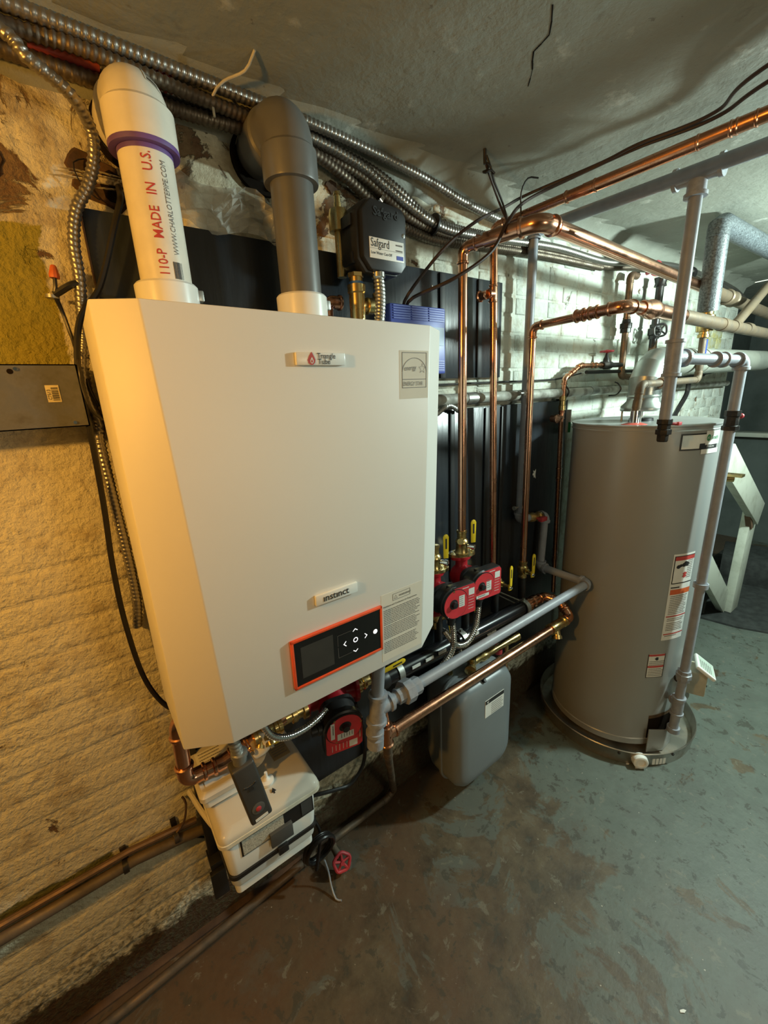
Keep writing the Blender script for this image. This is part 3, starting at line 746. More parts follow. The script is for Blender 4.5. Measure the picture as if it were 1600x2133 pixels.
for x in (2.28, 2.43, 2.62): build('coupling', MB().rev((x,-.416,1.783), (1,0,-.01), fitting_prof(.0235, .06, 'sweat'), 20, False, False), copper_grime, cc)
build('branch', MB().cyl((2.45,-.416,1.783), (2.86,-.416,1.99), .020), copper_grime, cc)
cd = thing('copper_riser', (1.72,-.06,.55), 'thin copper pipe running down the right edge of lower black board', 'pipe', 'copper risers on the boards')
run(cd, [(1.760,-.055,.58),(1.722,-.055,1.44),(1.728,-.055,1.592),(1.835,-.060,1.645),(2.03,-.060,1.648)], .0100, copper, copper, 'press', 1.6, coup=((0,.70,.05),(1,.3,.06),(2,.5,.03),(3,.6,.04)))
build('brass_coupling', MB().rev((1.724,-.055,1.462), (0,0,1), [(0,.012),(0,.015),(.02,.015),(.022,.013),(.04,.013),(.042,.015),(.06,.014)], 16), brass, cd)
mbq = MB().rev((1.722,-.055,1.432), (-1,-.1,0), [(0,.011),(.03,.011),(.032,.015),(.045,.015),(.047,.011),(.058,.011)], 16); build('tee', mbq, copper, cd)
build('stub_cap', MB().rev((1.660,-.065,1.430), (0,-1,0), [(-.02,.009),(-.018,.014),(.004,.014),(.006,.019),(.011,.019),(.012,.009)], 18), copper, cd)
# grey painted pipe on the wall with the small offset valve
g1 = thing('gas_riser', (1.45,-.06,1.05), 'grey painted riser between copper pipes, turning at a red handled valve', 'pipe')
run(g1, [(1.452,-.062,2.085),(1.445,-.062,1.030),(1.612,-.075,1.010),(1.600,-.075,.768),(1.600,-.298,.764),(.655,-.300,.749)], .0165, greypaint, greyfit, 'thread', 1.3)
build('elbow', elbow_mesh(Vector((1.452,-.062,2.098)), Vector((0,0,1)), Vector((.02,-1,0)).normalized(), .0165, .02, 'thread')[0], greyfit, g1)
for z in (1.535, 1.075): build('pipe_clamp', MB().rev((1.450,-.062,z), (0,0,1), [(0,.0185),(.016,.0185)], 20).cyl((1.45,-.062,z+.008), (1.405,-.062,z+.008), .005).rev((1.409,-.062,z+.008), (-1,0,0), [(0,.009),(.006,.009)], 10), zinc, g1)
build('valve_body', MB().rev((1.500,-.067,1.024), (1,-.08,-.12), [(0,.018),(.016,.022),(.03,.022),(.034,.017),(.06,.017),(.064,.022),(.08,.020)], 18), brass, g1)
vh = build('valve_handle', MB().box((1.535,-.112,1.004), (1.575,-.092,1.022)).cyl((1.54,-.07,1.018), (1.54,-.10,1.014), .006), redpl, g1, bevel=.002)
tee(g1, (.552,-.300,.748), (1,0,.014), (0,0,-1), .0165, greyfit, 'thread', .06, name='elbow') if False else None

# ceiling gas line, tee and drops
g2 = thing('gas_main', (1.49,-.5,2.10), 'grey gas pipe under ceiling with a tee dropping in front of heater', 'pipe')
run(g2, [(1.462,-.10,2.10),(1.617,-4.08,2.10)], .0185, greypaint, greyfit, 'thread')
tee(g2, (1.4935,-.540,2.10), (.04,-1,0), (0,0,-1), .0195, greyfit, 'thread', .115)
build('pipe', MB().cyl((1.495,-.540,2.06), (1.495,-.540,1.445), .0170), greypaint, g2)
tee(g2, (1.495,-.540,1.628), (0,0,1), (.97,-.24,0), .0185, greyfit, 'thread', .105)
build('drip_cap', MB().rev((1.495,-.540,1.448), (0,0,-1), [(0,.0165),(.0,.0225),(.014,.0225),(.016,.019),(.030,.019),(.032,.0235),(.046,.0235),(.048,.017),(.066,.0165),(.070,.014)], 8), iron, g2)
build('cock_handle', MB().cyl((1.510,-.552,1.433), (1.530,-.565,1.432), .0045).box((1.525,-.570,1.427), (1.550,-.558,1.437)), redpl, g2, bevel=.001)
run(g2, [(1.515,-.545,1.627),(1.836,-.622,1.618),(1.822,-.622,.80),(1.812,-.622,.42)], .0170, greypaint, greyfit, 'thread', 1.3, coup=((0,.62,.05),))
build('pipe', MB().cyl((1.812,-.622,.44), (1.795,-.622,.135), .0170), greypaint, g2)
build('shutoff_valve', MB().rev((1.8345,-.622,1.455), (0,0,-1), [(0,.018),(0,.024),(.018,.024),(.02,.021),(.05,.0215),(.052,.026),(.066,.026),(.068,.018)], 10), iron, g2)
build('shutoff_knob', MB().rev((1.853,-.634,1.435), (.9,-.45,0), [(0,.006),(.008,.010),(.016,.008)], 12), redpl, g2)
mb = MB().rev((1.811,-.622,.424), (0,0,-1), [(0,.018),(0,.024),(.014,.024),(.016,.0285),(.034,.0285),(.036,.024),(.05,.024)], 8)
build('union', mb, greyfit, g2)
tee(g2, (1.803,-.622,.255), (0,0,1), (.8,.5,0), .0175, greyfit, 'thread', .085)
build('drip_cap', MB().rev((1.797,-.622,.15), (0,0,-1), [(0,.018),(0,.024),(.022,.024),(.024,.02)], 20), greyfit, g2)
g3 = thing('gas_drop_pipe', (.505,-.30,.63), 'vertical grey pipe with tee and big union under boiler right', 'pipe')
build('pipe', MB().cyl((.535,-.298,.97), (.502,-.298,.66), .0175), greypaint, g3)
tee(g3, (.513,-.299,.745), (.09,0,1), (1,0,0), .0185, greyfit, 'thread', .09)
build('coupling', MB().rev((.500,-.298,.668), (.09,0,1), fitting_prof(.0175, .045, 'thread'), 20), greyfit, g3)
build('cap', MB().rev((.4985,-.298,.625), (.09,0,1), [(0,.020),(.002,.0235),(.03,.0235),(.03,.018)], 20), greyfit, g3)
build('pipe', MB().cyl((.53,-.2995,.7455), (.60,-.2995,.747), .0165), greypaint, g3)
build('union', MB().rev((.578,-.2997,.7465), (1,0,.014), [(0,.018),(0,.023),(.022,.023),(.024,.034),(.052,.034),(.054,.026),(.080,.026),(.082,.019)], 8), greyfit, g3)

# low copper run with strainer
c5 = thing('copper_return', (1.0,-.25,.59), 'low horizontal copper pipe with brass strainer, ending beside water heater', 'pipe')
run(c5, [(1.405,-.14,.665),(1.535,-.145,.668),(1.555,-.205,.660),(1.553,-.262,.607),(.572,-.255,.592)], .0170, copper, copper, 'press', 1.15)
build('reducer', MB().rev((1.40,-.14,.665), (1,0,.02), [(0,.030),(.02,.031),(.024,.024),(.05,.022),(.055,.026),(.075,.026),(.078,.018)], 20), copper_new, c5)
build('paint_ring', MB().rev((1.392,-.14,.665), (1,0,.02), [(0,.0325),(.008,.0325)], 24), simple('pale_blue_ring', (.4,.5,.7), .4), c5)
build('strainer', MB().rev((1.405,-.2605,.605), (1,0,.01), [(0,.018),(0,.023),(.014,.023),(.016,.019),(.03,.021),(.07,.021),(.085,.019),(.088,.023),(.10,.023),(.102,.018)], 18).rev((1.445,-.2605,.603), (-.25,-.35,-.8), [(0,.014),(.035,.016),(.036,.020),(.048,.020)], 14), brass, c5)
tee(c5, (.568,-.255,.590), (0,0,1), (1,0,0), .0165, copper, 'press', .075)
build('pipe', MB().cyl((.568,-.255,.60), (.575,-.20,.79), .0145), copper, c5)
run(c5, [(.568,-.255,.575),(.578,-.243,.50),(.738,-.036,.050),(.70,-.036,.030),(.35,-.037,.022),(-.6,-.092,.022)], .0125, floorpipe, floorpipe, 'sweat', 1.4, coup=((0,.5,.05),))

# black manifold
mf = thing('manifold', (1.0,-.14,.66), 'long black insulated header pipe held by pale clamps on lower board', 'pipe')
build('header', MB().cyl((.655,-.145,.680), (1.41,-.14,.665), .0285, n=32), blackpipe, mf)
build('end_cap', MB().rev((.655,-.145,.680), (-1,0,0), [(0,.0285),(.01,.032),(.03,.030),(.034,.02)], 24), blackpl, mf)
build('header', MB().cyl((.64,-.085,.635), (1.39,-.085,.625), .026, n=28), blackpipe, mf)
for x in (1.052, .912, 1.250, 1.430):
    build('riser', MB().cyl((x, -.12 if x < 1.2 else -.10, .68), (x, -.12 if x < 1.2 else -.10, .80), .0155), blackpl, mf)
for x in (1.004, 1.385, .700):
    z_ = .680-.015*(x-.655)/.755
    cl = build('clamp', MB().rev((x-.011,-.1435,z_), (1,0,-.02), [(0,.029),(0,.034),(.022,.034),(.022,.029)], 28, False, False), zinc, mf)
    build('clamp_bolt', MB().rev((x,-.1435,z_-.03), (0,0,-1), [(0,.0045),(.022,.0045),(.023,.009),(.031,.009)], 6), zinc, cl)
    build('clamp_bolt', MB().rev((x,-.1435,z_+.033), (0,0,1), [(0,.007),(.01,.006)], 6), zinc, cl)
    build('clamp_arm', MB().cyl((x,-.145,z_), (x-.02,-.031,z_+.02), .0035), zinc, cl)
mb = MB()
for x in (.74, .80, .86, 1.03): mb.box((x,-.177,.687), (x+.035,-.1735,.697))
build('sticker', mb, paper, mf)

# ------------------------------------------------------------------ ball valves, pumps
def slot_lever(name, parent, a, d, wdir, L=.075, w_=.016, mat=yellow):
    """lever plate from point a along d; wdir = width direction"""
    a = Vector(a); d = Vector(d).normalized(); wd = Vector(wdir).normalized(); nn = d.cross(wd)
    poly = [(0,-w_*.42),(L*.88,-w_/2),(L*.97,-w_*.3),(L,0),(L*.97,w_*.3),(L*.88,w_/2),(0,w_*.42)]
    o = build(name, MB().prism(poly, a-nn*.0022, d, wd, nn*.0044), mat, parent, bevel=.0012)
    sl = [(L*.40,-w_*.14),(L*.82,-w_*.14),(L*.82,w_*.14),(L*.40,w_*.14)]
    build('slot', MB().prism(sl, a-nn*.0028, d, wd, nn*.0056), ink, o)
    return o
def ball_valve(loc, label, r=.0135, lever_dir=(0,0,1), side=(-.3,-.95,0), ax=(0,0,1), group=None, flip=1, L=.075, st=.03):
    t = thing('ball_valve', loc, label, 'valve', 'yellow handled ball valves')
    p = Vector(loc); ax = Vector(ax).normalized(); sd = Vector(side).normalized()
    mb = MB().rev(p-ax*.036, ax, [(0,r),(0,r*1.35),(.008,r*1.35),(.010,r*1.2),(.018,r*1.2),(.022,r*1.55),(.030,r*1.7),(.044,r*1.7),(.050,r*1.5),(.054,r*1.2),(.062,r*1.2),(.064,r*1.35),(.074,r*1.35),(.074,r)], 20)
    mb.rev(p, sd, [(0,r*.8),(r*1.5,r*.8),(r*1.6,r*.95),(r*2.2,r*.95),(r*2.2,r*.55),(st,r*.55)], 14)
    build('body', mb, brass, t)
    build('drain', MB().rev(p-ax*.012, (sd+Vector((-1.6,0,-.4))*.4), [(0,r*.5),(.026,r*.5),(.027,r*.66),(.034,r*.66)], 12), brass, t)
    q = p + sd*st
    lv = Vector(lever_dir).normalized()
    build('handle_nut', MB().rev(q, sd, [(0,.0075),(.008,.0075),(.009,.005),(.013,.005)], 6), chrome, t)
    build('handle_yoke', MB().box((-.008,-.003,-.012), (.008,.003,.014), Matrix.Translation(q+sd*.003) @ Matrix((lv.cross(sd), sd, lv)).transposed().to_4x4()), yellow, t, bevel=.001)
    slot_lever('handle', t, q+sd*.006+lv*.008, lv, lv.cross(sd), L=L)
    return t
ball_valve((1.250,-.105,.815), 'yellow handled ball valve second from right, below middle copper riser', side=(-.05,-1,0), st=.065, L=.085)
ball_valve((1.430,-.100,.815), 'rightmost yellow handled ball valve, at foot of the third copper riser', side=(-.28,-.96,0), st=.060, L=.085)

def isoflange(parent, x, y, z):
    mb = MB().rev((x,y,z), (0,0,1), [(0,.030),(.010,.030),(.012,.026),(.020,.022),(.045,.021),(.050,.024),(.058,.022),(.064,.0165),(.085,.0165),(.087,.019),(.094,.019),(.096,.0155)], 24)
    fl_ = [(.052*cos(2*pi*k/24), .030*sin(2*pi*k/24)) for k in range(24)]
    mb.prism(fl_, (x,y,z), (.93,-.37,0), (.37,.93,0), (0,0,.011))
    mb.rev((x,y,z+.060), (-.8,-.6,.1), [(0,.009),(.026,.009),(.026,.0115),(.036,.0115)], 14)
    f = build('isolation_flange', mb, brass, parent)
    b2 = MB()
    for s_ in (-1, 1): hexnut(b2, (x+s_*.042*.93, y-s_*.042*.37, z+.011), (0,0,1), .0075, .008)
    build('flange_bolt', b2, chrome, f)
    build('valve_stem', MB().rev((x+.012,y-.020,z+.036), (.35,-.93,0), [(0,.009),(.014,.009),(.015,.0105),(.026,.0105),(.028,.006)], 12), chrome, f)
    slot_lever('handle', f, (x+.010,y-.046,z+.058), (0,0,1), (.93,-.36,0), L=.085, w_=.020)
def pump(loc, label, fx=0, face=(-.06,-1,.0), upv=(0,0,1), flange_top=True, name_face=True):
    """volute axis along upv through loc; motor sticks out along face"""
    p = Vector(loc); f = Vector(face).normalized(); u = Vector(upv).normalized(); s_ = f.cross(u).normalized()
    t = thing('circulator_pump', loc, label, 'pump', 'red circulator pumps')
    mb = MB().rev(p-u*.080, u, [(0,.032),(.010,.032),(.012,.022),(.04,.022),(.055,.030),(.080,.034),(.105,.030),(.12,.022),(.148,.022),(.150,.032),(.160,.032)], 24)
    mb.rev(p, f, [(-.028,.030),(-.02,.040),(.02,.046),(.045,.050),(.048,.050)], 28)
    for k in (-1, 1):
        fl_ = [(.046*cos(2*pi*q/20), .026*sin(2*pi*q/20)) for q in range(20)]
        mb.prism(fl_, p+u*(k*.076-.005), s_, f, u*.010)
    v = build('volute', mb, red, t)
    b2 = MB()
    for k in range(4):
        a = radians(45+90*k); b2.rev(p+(s_*cos(a)+u*sin(a))*.044+f*.052, f, [(0,.005),(.007,.005)], 6)
    build('motor_bolt', b2, chrome, t)
    sq = [(.050*(abs(cos(a))**.6)*(1 if cos(a) > 0 else -1), .050*(abs(sin(a))**.6)*(1 if sin(a) > 0 else -1)) for a in [2*pi*k/32 for k in range(32)]]
    mot = MB().prism(sq, p+f*.046, s_, u, f*.012)
    mot.rev(p+f*.056, f, [(0,.050),(.030,.046),(.034,.055),(.050,.057),(.054,.053)], 40)
    build('motor', mot, blackpl, t)
    # terminal box: square offset to one side
    bx = [(-.010,-.055),(.086,-.055),(.091,-.048),(.091,.046),(.082,.056),(-.010,.056)]
    build('terminal_box', MB().prism(bx, p+f*.074, s_*fx if fx else s_, u, f*.036), blackpl, t, bevel=.003)
    lbp = [(-.004,-.052),(.083,-.052),(.088,-.046),(.088,.044),(.080,.053),(-.004,.053)]
    e = s_*fx if fx else s_
    pl = build('faceplate', MB().prism(lbp, p+f*.1105, e, u, f*.0015), redlbl, t)
    mb2 = MB().rev(p+f*.110, f, [(0,.052),(.0045,.052),(.0047,.0505)], 36)
    build('dial_ring', mb2, blackpl, t)
    dl = build('dial_label', MB().rev(p+f*.115, f, [(0,.0495),(.0008,.0495)], 36), redlbl, t)
    build('speed_knob', MB().rev(p+f*.115-e*.010+u*.002, f, [(0,.022),(.001,.016),(.002,.011),(.012,.010),(.013,.007)], 20), blackpl, dl)
    m2 = MB()
    def Q(a, b_, w_, h): 
        o = p+f*.1161; m2.quad(o+e*a+u*b_, o+e*(a+w_)+u*b_, o+e*(a+w_)+u*(b_+h), o+e*a+u*(b_+h))
    Q(.012,-.021,.024,.047); Q(-.035,-.039,.060,.011)
    build('rating_label', m2, paper, dl)
    m3 = MB(); scribble(m3, p+f*.1164+e*.014+u*.020, e, u, .016, 5, .0075, .002, 5); scribble(m3, p+f*.1164-e*.028-u*.034, e, u, .04, 1, .0075, .003, 6)
    build('printed_lines', m3, inkgrey, dl)
    m4 = MB(); o = p+f*.1122
    m4.quad(o+e*.057+u*.014, o+e*.082+u*.014, o+e*.082+u*.038, o+e*.057+u*.038); scribble(m4, o+e*.056+u*.006, e, u, .026, 5, .0105, .0016, 7); scribble(m4, o+e*.030+u*.044, e, u, .03, 1, .01, .003, 9)
    build('printed_lines', m4, paper, pl)
    b3 = MB()
    for a in (100, 215, 330): b3.rev(p+f*.113+(e*cos(radians(a))+u*sin(radians(a)))*.0475, f, [(0,.0035),(.003,.003)], 8)
    build('screw', b3, brass, dl)
    build('cable_gland', MB().rev(p+f*.090-u*.055, -u, [(0,.016),(.012,.016),(.014,.013),(.03,.013)], 14), blackpl, t)
    return t
pr = pump((1.050,-.100,.905), 'red and black circulator pump nearer the water heater, square red faceplate', face=(-.08,-1,-.02), fx=-1)
isoflange(pr, 1.051, -.10, .985)
pl_ = pump((.905,-.110,.888), 'red and black circulator pump partly behind the boiler right edge', face=(-.10,-1,.02), fx=-1)
isoflange(pl_, .906, -.11, .968)
for x, y, par, kk in ((1.050,-.100,pr,0), (.905,-.110,pl_,1)):
    z_ = .825-.017*kk
    v = build('lower_valve', MB().rev((x,y,z_), (0,0,-1), [(0,.022),(.006,.024),(.03,.020),(.034,.017),(.06,.0165)], 18).rev((x,y,z_-.02), (.8,-.6,0), [(0,.012),(.03,.012),(.031,.009),(.045,.009)], 12), brass, par)
    build('valve_stem', MB().rev((x+.034,y-.024,z_-.02), (.8,-.6,.2), [(0,.010),(.014,.010),(.018,.006)], 10), chrome, v)
    slot_lever('handle', v, (x+.042,y-.030,z_-.028), (.1,-.15,-1), (.93,-.36,0), L=.075, w_=.018)
    build('handle_guard', MB().box((x+.034,y-.040,z_-.048), (x+.052,y-.022,z_-.026)), whitepl, v, bevel=.002)
# pump flex conduits
armoured('flex_conduit', [(1.045,-.190,.835),(1.040,-.192,.795),(1.02,-.198,.742),(.975,-.205,.708),(.925,-.205,.712),(.895,-.20,.745),(.882,-.18,.775)], .0105, chrome, 'shiny flexible conduit looping under the pump nearer the heater', 'cable', None, 12, None, .008)
armoured('flex_conduit', [(.898,-.200,.818),(.900,-.205,.78),(.890,-.212,.72),(.845,-.215,.682),(.77,-.215,.660),(.69,-.21,.665)], .0105, chrome, 'shiny flexible conduit dropping from left pump and passing behind the boiler', 'cable', None, 12, None, .008)
# third pump below the boiler, lying on its side
p3 = pump((.452,-.150,.718), 'red circulator pump under the boiler bottom with hanging red faceplate', face=(-.22,-1,-.17), upv=(1,-.22,.0), fx=-1)
build('brass_connector', MB().rev((.372,-.140,.720), (-1,0,0), [(0,.030),(.012,.030),(.014,.022),(.03,.022),(.032,.026),(.045,.026),(.047,.020),(.09,.020)], 20), brass, p3)
build('brass_connector', MB().rev((.530,-.160,.722), (1,0,0), [(0,.026),(.01,.026),(.012,.019),(.02,.019),(.022,.023),(.03,.023),(.032,.018),(.05,.018)], 20), brass, p3)
armoured('flex_conduit', [(.20,-.31,.895),(.222,-.30,.835),(.26,-.285,.795),(.31,-.27,.775),(.355,-.255,.770),(.390,-.235,.765)], .0075, chrome, 'short shiny flexible conduit hanging under boiler edge beside lower pump', 'cable', None, 12, None, .008)
t = ball_valve((.572,-.21,.80), 'yellow lever valve behind the vertical grey pipe under boiler', lever_dir=(1,-.1,.12), side=(-.1,-1,0), ax=(0,0,1))
t = ball_valve((.245,-.185,.748), 'yellow lever valve hanging above clear lid under the boiler', lever_dir=(1,-.1,.10), side=(0,-.75,-.65), ax=(1,0,0), r=.016)

# copper U-bend at boiler lower left
c6 = thing('copper_bend', (.06,-.17,.75), 'bright copper U-bend pipe at lower left corner of boiler', 'pipe')
run(c6, [(.120,-.165,.90),(.056,-.170,.87),(.050,-.172,.715),(.135,-.172,.712),(.30,-.168,.748)], .0160, copper_new, copper_new, 'press', 1.3, coup=((3,.25,.05),))
# power switch box hanging on short conduit
t = thing('switch_box', (.148,-.33,.72), 'narrow black switch box with red button hanging below boiler', 'switch')
mt = Matrix.Translation(Vector((.152,-.335,.765))) @ Matrix.Rotation(radians(-8), 4, 'Y')
build('housing', MB().box((-.024,-.018,-.080), (.024,.018,.080), mt), simple('dark_grey_plastic', (.045,.043,.040), .45), t, bevel=.005, seg=3)
ff = lambda x, z, d=0: mt @ Vector((x, -.018-d, z))
ux = (mt.to_3x3() @ Vector((1,0,0))); uz = (mt.to_3x3() @ Vector((0,0,1)))
build('button_ring', MB().rev(ff(.0,-.042), (0,-1,0), [(0,.014),(.001,.014),(.0015,.011)], 24), simple('ring_grey', (.09,.09,.085), .4), t)
build('button', MB().rev(ff(.0,-.042,.001), (0,-1,0), [(0,.006),(.0025,.0055),(.0035,.003)], 16), redpl, t)
build('plate', MB().box((-.014,-.0188,-.074), (.014,-.018,-.067), mt), paper, t)
mb = MB()
for a in range(-60, 61, 20):
    c0 = (0+.013*sin(radians(a)), .030-.006*cos(radians(a))); mb.rev(ff(*c0), (0,-1,0), [(0,.0028),(.0012,.0022)], 8)
mb.box((-.005,-.0195,.013), (.005,-.018,.020), mt); build('embossed_mark', mb, ink, t)
armoured('flex_conduit', [(.135,-.335,.935),(.136,-.334,.90),(.140,-.333,.865)], .0115, zinc, '', parent=t, pitch=.010, n=14)
build('conduit_connector', MB().rev((.141,-.333,.835), (.05,0,1), [(0,.014),(.022,.014),(.024,.017),(.032,.017),(.034,.013)], 18), zinc, t)

# ------------------------------------------------------------------ condensate neutraliser box
def rrect(x0, x1, z0, z1, r, n=5):
    out = []
    for cx_, cz_, a0 in ((x1-r,z1-r,0),(x0+r,z1-r,90),(x0+r,z0+r,180),(x1-r,z0+r,270)):
        for k in range(n+1):
            a = radians(a0+90*k/n); out.append((cx_+r*cos(a), cz_+r*sin(a)))
    return out
t = thing('condensate_box', (.20,-.17,.40), 'white plastic box with clear lid and black strap on wall below boiler', 'box')
def slab(x0, x1, y0, y1, z, r=.02): return [(x, y, z) for x, y in rrect(x0, x1, y0, y1, r)]
build('tub', MB().loft([slab(.092,.314,-.262,-.045,.424), slab(.088,.320,-.268,-.042,.500), slab(.086,.324,-.268,-.042,.580)]), whitepl, t, bevel=.002)
build('tub_foot', MB().loft([slab(.098,.306,-.256,-.05,.394,.012), slab(.098,.306,-.256,-.05,.425,.012)]), whitepl, t)
lid = build('lid', MB().loft([slab(.078,.336,-.276,-.036,.584), slab(.078,.336,-.276,-.036,.592), slab(.082,.332,-.272,-.038,.600), slab(.096,.318,-.256,-.05,.608)]), clear, t, smooth=50)
build('lid_rim', MB().loft([slab(.076,.338,-.278,-.034,.574), slab(.076,.338,-.278,-.034,.584)]), simple('lid_rim_cream', (.66,.62,.50), .35), t)
build('strap', MB().loft([slab(.0870,.3205,-.2700,-.040,.456), slab(.0870,.3205,-.2700,-.040,.467)]), blackpl, t)
build('strap_buckle', MB().box((.205,-.277,.450), (.232,-.268,.474)), blackpl, t, bevel=.002)
wn = build('window', MB().box((.122,-.2695,.515), (.312,-.2670,.566)), blackpl, t)
build('window_pane', MB().box((.126,-.2712,.519), (.230,-.2694,.562)), stone, wn)
build('window_pane', MB().box((.278,-.2712,.521), (.308,-.2694,.562)), simple('grey_card', (.06,.06,.058), .5), wn)
build('latch', MB().box((.190,-.280,.492), (.248,-.2705,.534)), simple('latch_grey', (.065,.067,.066), .5), t, bevel=.001)
lb = build('label', MB().box((.262,-.150,.6082), (.310,-.060,.6088)), simple('tan_label', (.34,.25,.13), .5), lid)
mb = MB(); scribble(mb, (.266,-.066,.6092), Vector((1,0,0)), Vector((0,1,0)), .042, 9, .009, .003, 21); build('printed_lines', mb, inkgrey, lb)
build('hose_barb', MB().rev((.222,-.200,.608), (0,0,1), [(0,.016),(.004,.018),(.010,.018),(.013,.009),(.020,.004),(.034,.004)], 20), whitepl, lid)
build('arrow_mark', MB().prism([(-.006,-.004),(0,.006),(.006,-.004),(.002,-.004),(.002,-.010),(-.002,-.010),(-.002,-.004)], (.226,-.232,.608), (1,0,0), (0,.9,.3), (0,0,.003)), ink, lid)
t = thing('condensate_box', (.12,-.12,.62), 'smaller white covered tray with paper label behind the black switch box', 'box')
build('tub', MB().loft([slab(.074,.17,-.19,-.04,.622,.012), slab(.070,.18,-.195,-.04,.650,.012)]), whitepl, t)
build('lid', MB().loft([slab(.066,.19,-.200,-.038,.650,.014), slab(.066,.19,-.200,-.038,.662,.014), slab(.074,.18,-.190,-.045,.672,.014)]), clear, t)
build('label', MB().box((.085,-.178,.6725), (.17,-.06,.6732)), paper, t)
mb = MB(); scribble(mb, (.092,-.07,.6736), Vector((1,0,0)), Vector((0,1,0)), .06, 8, .011, .003, 24); build('printed_lines', mb, inkgrey, t)
t = thing('pipe_flange', (.205,-.17,.72), 'pale oval flange with two bolts behind the black switch box', 'flange')
build('body', MB().prism([(.030*cos(2*pi*k/20), .040*sin(2*pi*k/20)) for k in range(20)], (.205,-.19,.700), (.9,-.3,.1), (.1,0,1), (.02,.03,0)), simple('pale_cast_metal', (.42,.36,.26), .45, .3), t, bevel=.002)
mb = MB(); hexnut(mb, (.200,-.196,.722), (-.4,-.9,0), .007, .008); hexnut(mb, (.198,-.196,.680), (-.4,-.9,0), .007, .008); build('bolt', mb, chrome, t)
build('elbow', MB().sweep(spl([(.235,-.19,.765),(.24,-.195,.735),(.228,-.19,.712),(.21,-.18,.700)], .006), .017, 16), whitepl, t)
# drain tubing from the boxes
cable('drain_tube', [(.058,-.03,.545),(.072,-.10,.530),(.092,-.17,.520),(.118,-.20,.505)], .0065, clear, 'short clear tube entering the white box from the left')

# ------------------------------------------------------------------ expansion tank
t = thing('expansion_tank', (.97,-.18,.18), 'flat grey rectangular expansion tank with white label near floor', 'tank')
def rr3(x0, x1, z0, z1, y, r): return [(x, y, z) for x, z in rrect(x0, x1, z0, z1, r, 7)]
E0 = (.872, 1.190, .105, .548)
def ins(d): return (E0[0]+d, E0[1]-d, E0[2]+d, E0[3]-d)
build('front_shell', MB().loft([rr3(*ins(0), -.175, .075), rr3(*ins(.001), -.225, .074), rr3(*ins(.012), -.245, .066), rr3(*ins(.030), -.255, .055), rr3(*ins(.06), -.258, .04)]), exppaint, t, smooth=50)
build('back_shell', MB().loft([rr3(*ins(.05), -.060, .05), rr3(*ins(.02), -.075, .065), rr3(*ins(.003), -.11, .073), rr3(*ins(0), -.165, .075)]), exppaint, t, smooth=50)
build('seam_flange', MB().loft([rr3(*ins(-.007), -.176, .08), rr3(*ins(-.007), -.164, .08)]), exppaint, t, bevel=.002)
lb = build('label', MB().box((1.012,-.2592,.391), (1.118,-.2578,.466)), paper, t)
build('label_header', MB().box((1.013,-.2598,.449), (1.117,-.2591,.465)), ink, lb)
mb = MB(); scribble(mb, (1.045,-.2598,.438), NX, NZ, .068, 6, .0085, .003, 33); build('printed_lines', mb, inkgrey, lb)
build('emblem', MB().prism([(-.006,.004),(0,-.006),(.006,.004),(0,.0005)], (1.025,-.2600,.457), (1,0,0), (0,0,1), (0,-.0004,0)), paper, lb)
build('air_cap', MB().rev((1.02,-.236,.535), (0,-.7,.7), [(0,.007),(.016,.007),(.018,.005)], 14), blackpl, t)
build('connection', MB().cyl((.95,-.14,.54), (.95,-.14,.60), .010), brass, t)

# gauge, relief and feed brass behind the grey pipe
t = thing('feed_valve_set', (1.15,-.11,.50), 'brass feed valve assembly with red cap behind sloping grey pipe', 'valve')
mb = MB().rev((1.03,-.17,.570), (1,0,.0), [(0,.012),(.02,.014),(.05,.012),(.06,.018),(.09,.018),(.10,.012),(.13,.014),(.16,.011),(.20,.014),(.235,.014),(.25,.018),(.285,.018)], 16)
build('body', mb, brass, t)
build('relief_cap', MB().rev((1.215,-.15,.560), (0,0,-1), [(0,.012),(.014,.012),(.016,.018),(.035,.018),(.04,.012)], 18), redpl, t)
build('side_valve', MB().cyl((1.035,-.17,.595), (1.035,-.17,.549), .017).rev((1.035,-.17,.572), (-.8,-.6,.0), [(0,.014),(.03,.016),(.04,.021),(.052,.021),(.054,.008)], 16), brass, t)
build('side_valve', MB().cyl((1.245,-.17,.570), (1.245,-.17,.47), .008).rev((1.245,-.17,.50), (0,0,1), [(0,.011),(.012,.014),(.024,.011)], 10), brass, t)
build('down_pipe', MB().cyl((1.245,-.17,.48), (1.245,-.17,.03), .007), copper, t)
build('bracket', MB().box((1.05,-.036,.43), (1.11,-.0305,.52)), zinc, t, bevel=.002)
t = thing('pressure_gauge', (1.244,-.10,.58), 'small round pressure gauge with white dial under black header', 'gauge')
build('case', MB().rev((1.244,-.075,.585), (-.3,-1,.1), [(0,.008),(.008,.008),(.010,.026),(.026,.026),(.026,.0235)], 28, True, False), blackpl, t)
build('dial', MB().rev((1.236,-.098,.5875), (-.3,-1,.1), [(0,.0240),(.0008,.0240)], 28), paper, t)
build('needle', MB().box((-.0008,-.0004,-.004), (.0008,.0004,.018), Matrix.Translation(Vector((1.2355,-.1002,.588))) @ Matrix.Rotation(.7, 4, 'Y')), ink, t)
build('stem', MB().cyl((1.244,-.075,.56), (1.244,-.09,.51), .006), brass, t)
t = thing('strut_bracket', (1.33,-.035,.72), 'small slotted steel bracket with rod above black header right end', 'bracket')
build('plate', MB().box((1.332,-.036,.685), (1.362,-.030,.775)), zinc, t, bevel=.001)
build('rod', MB().cyl((1.345,-.034,.715), (1.385,-.13,.69), .0035), zinc, t)

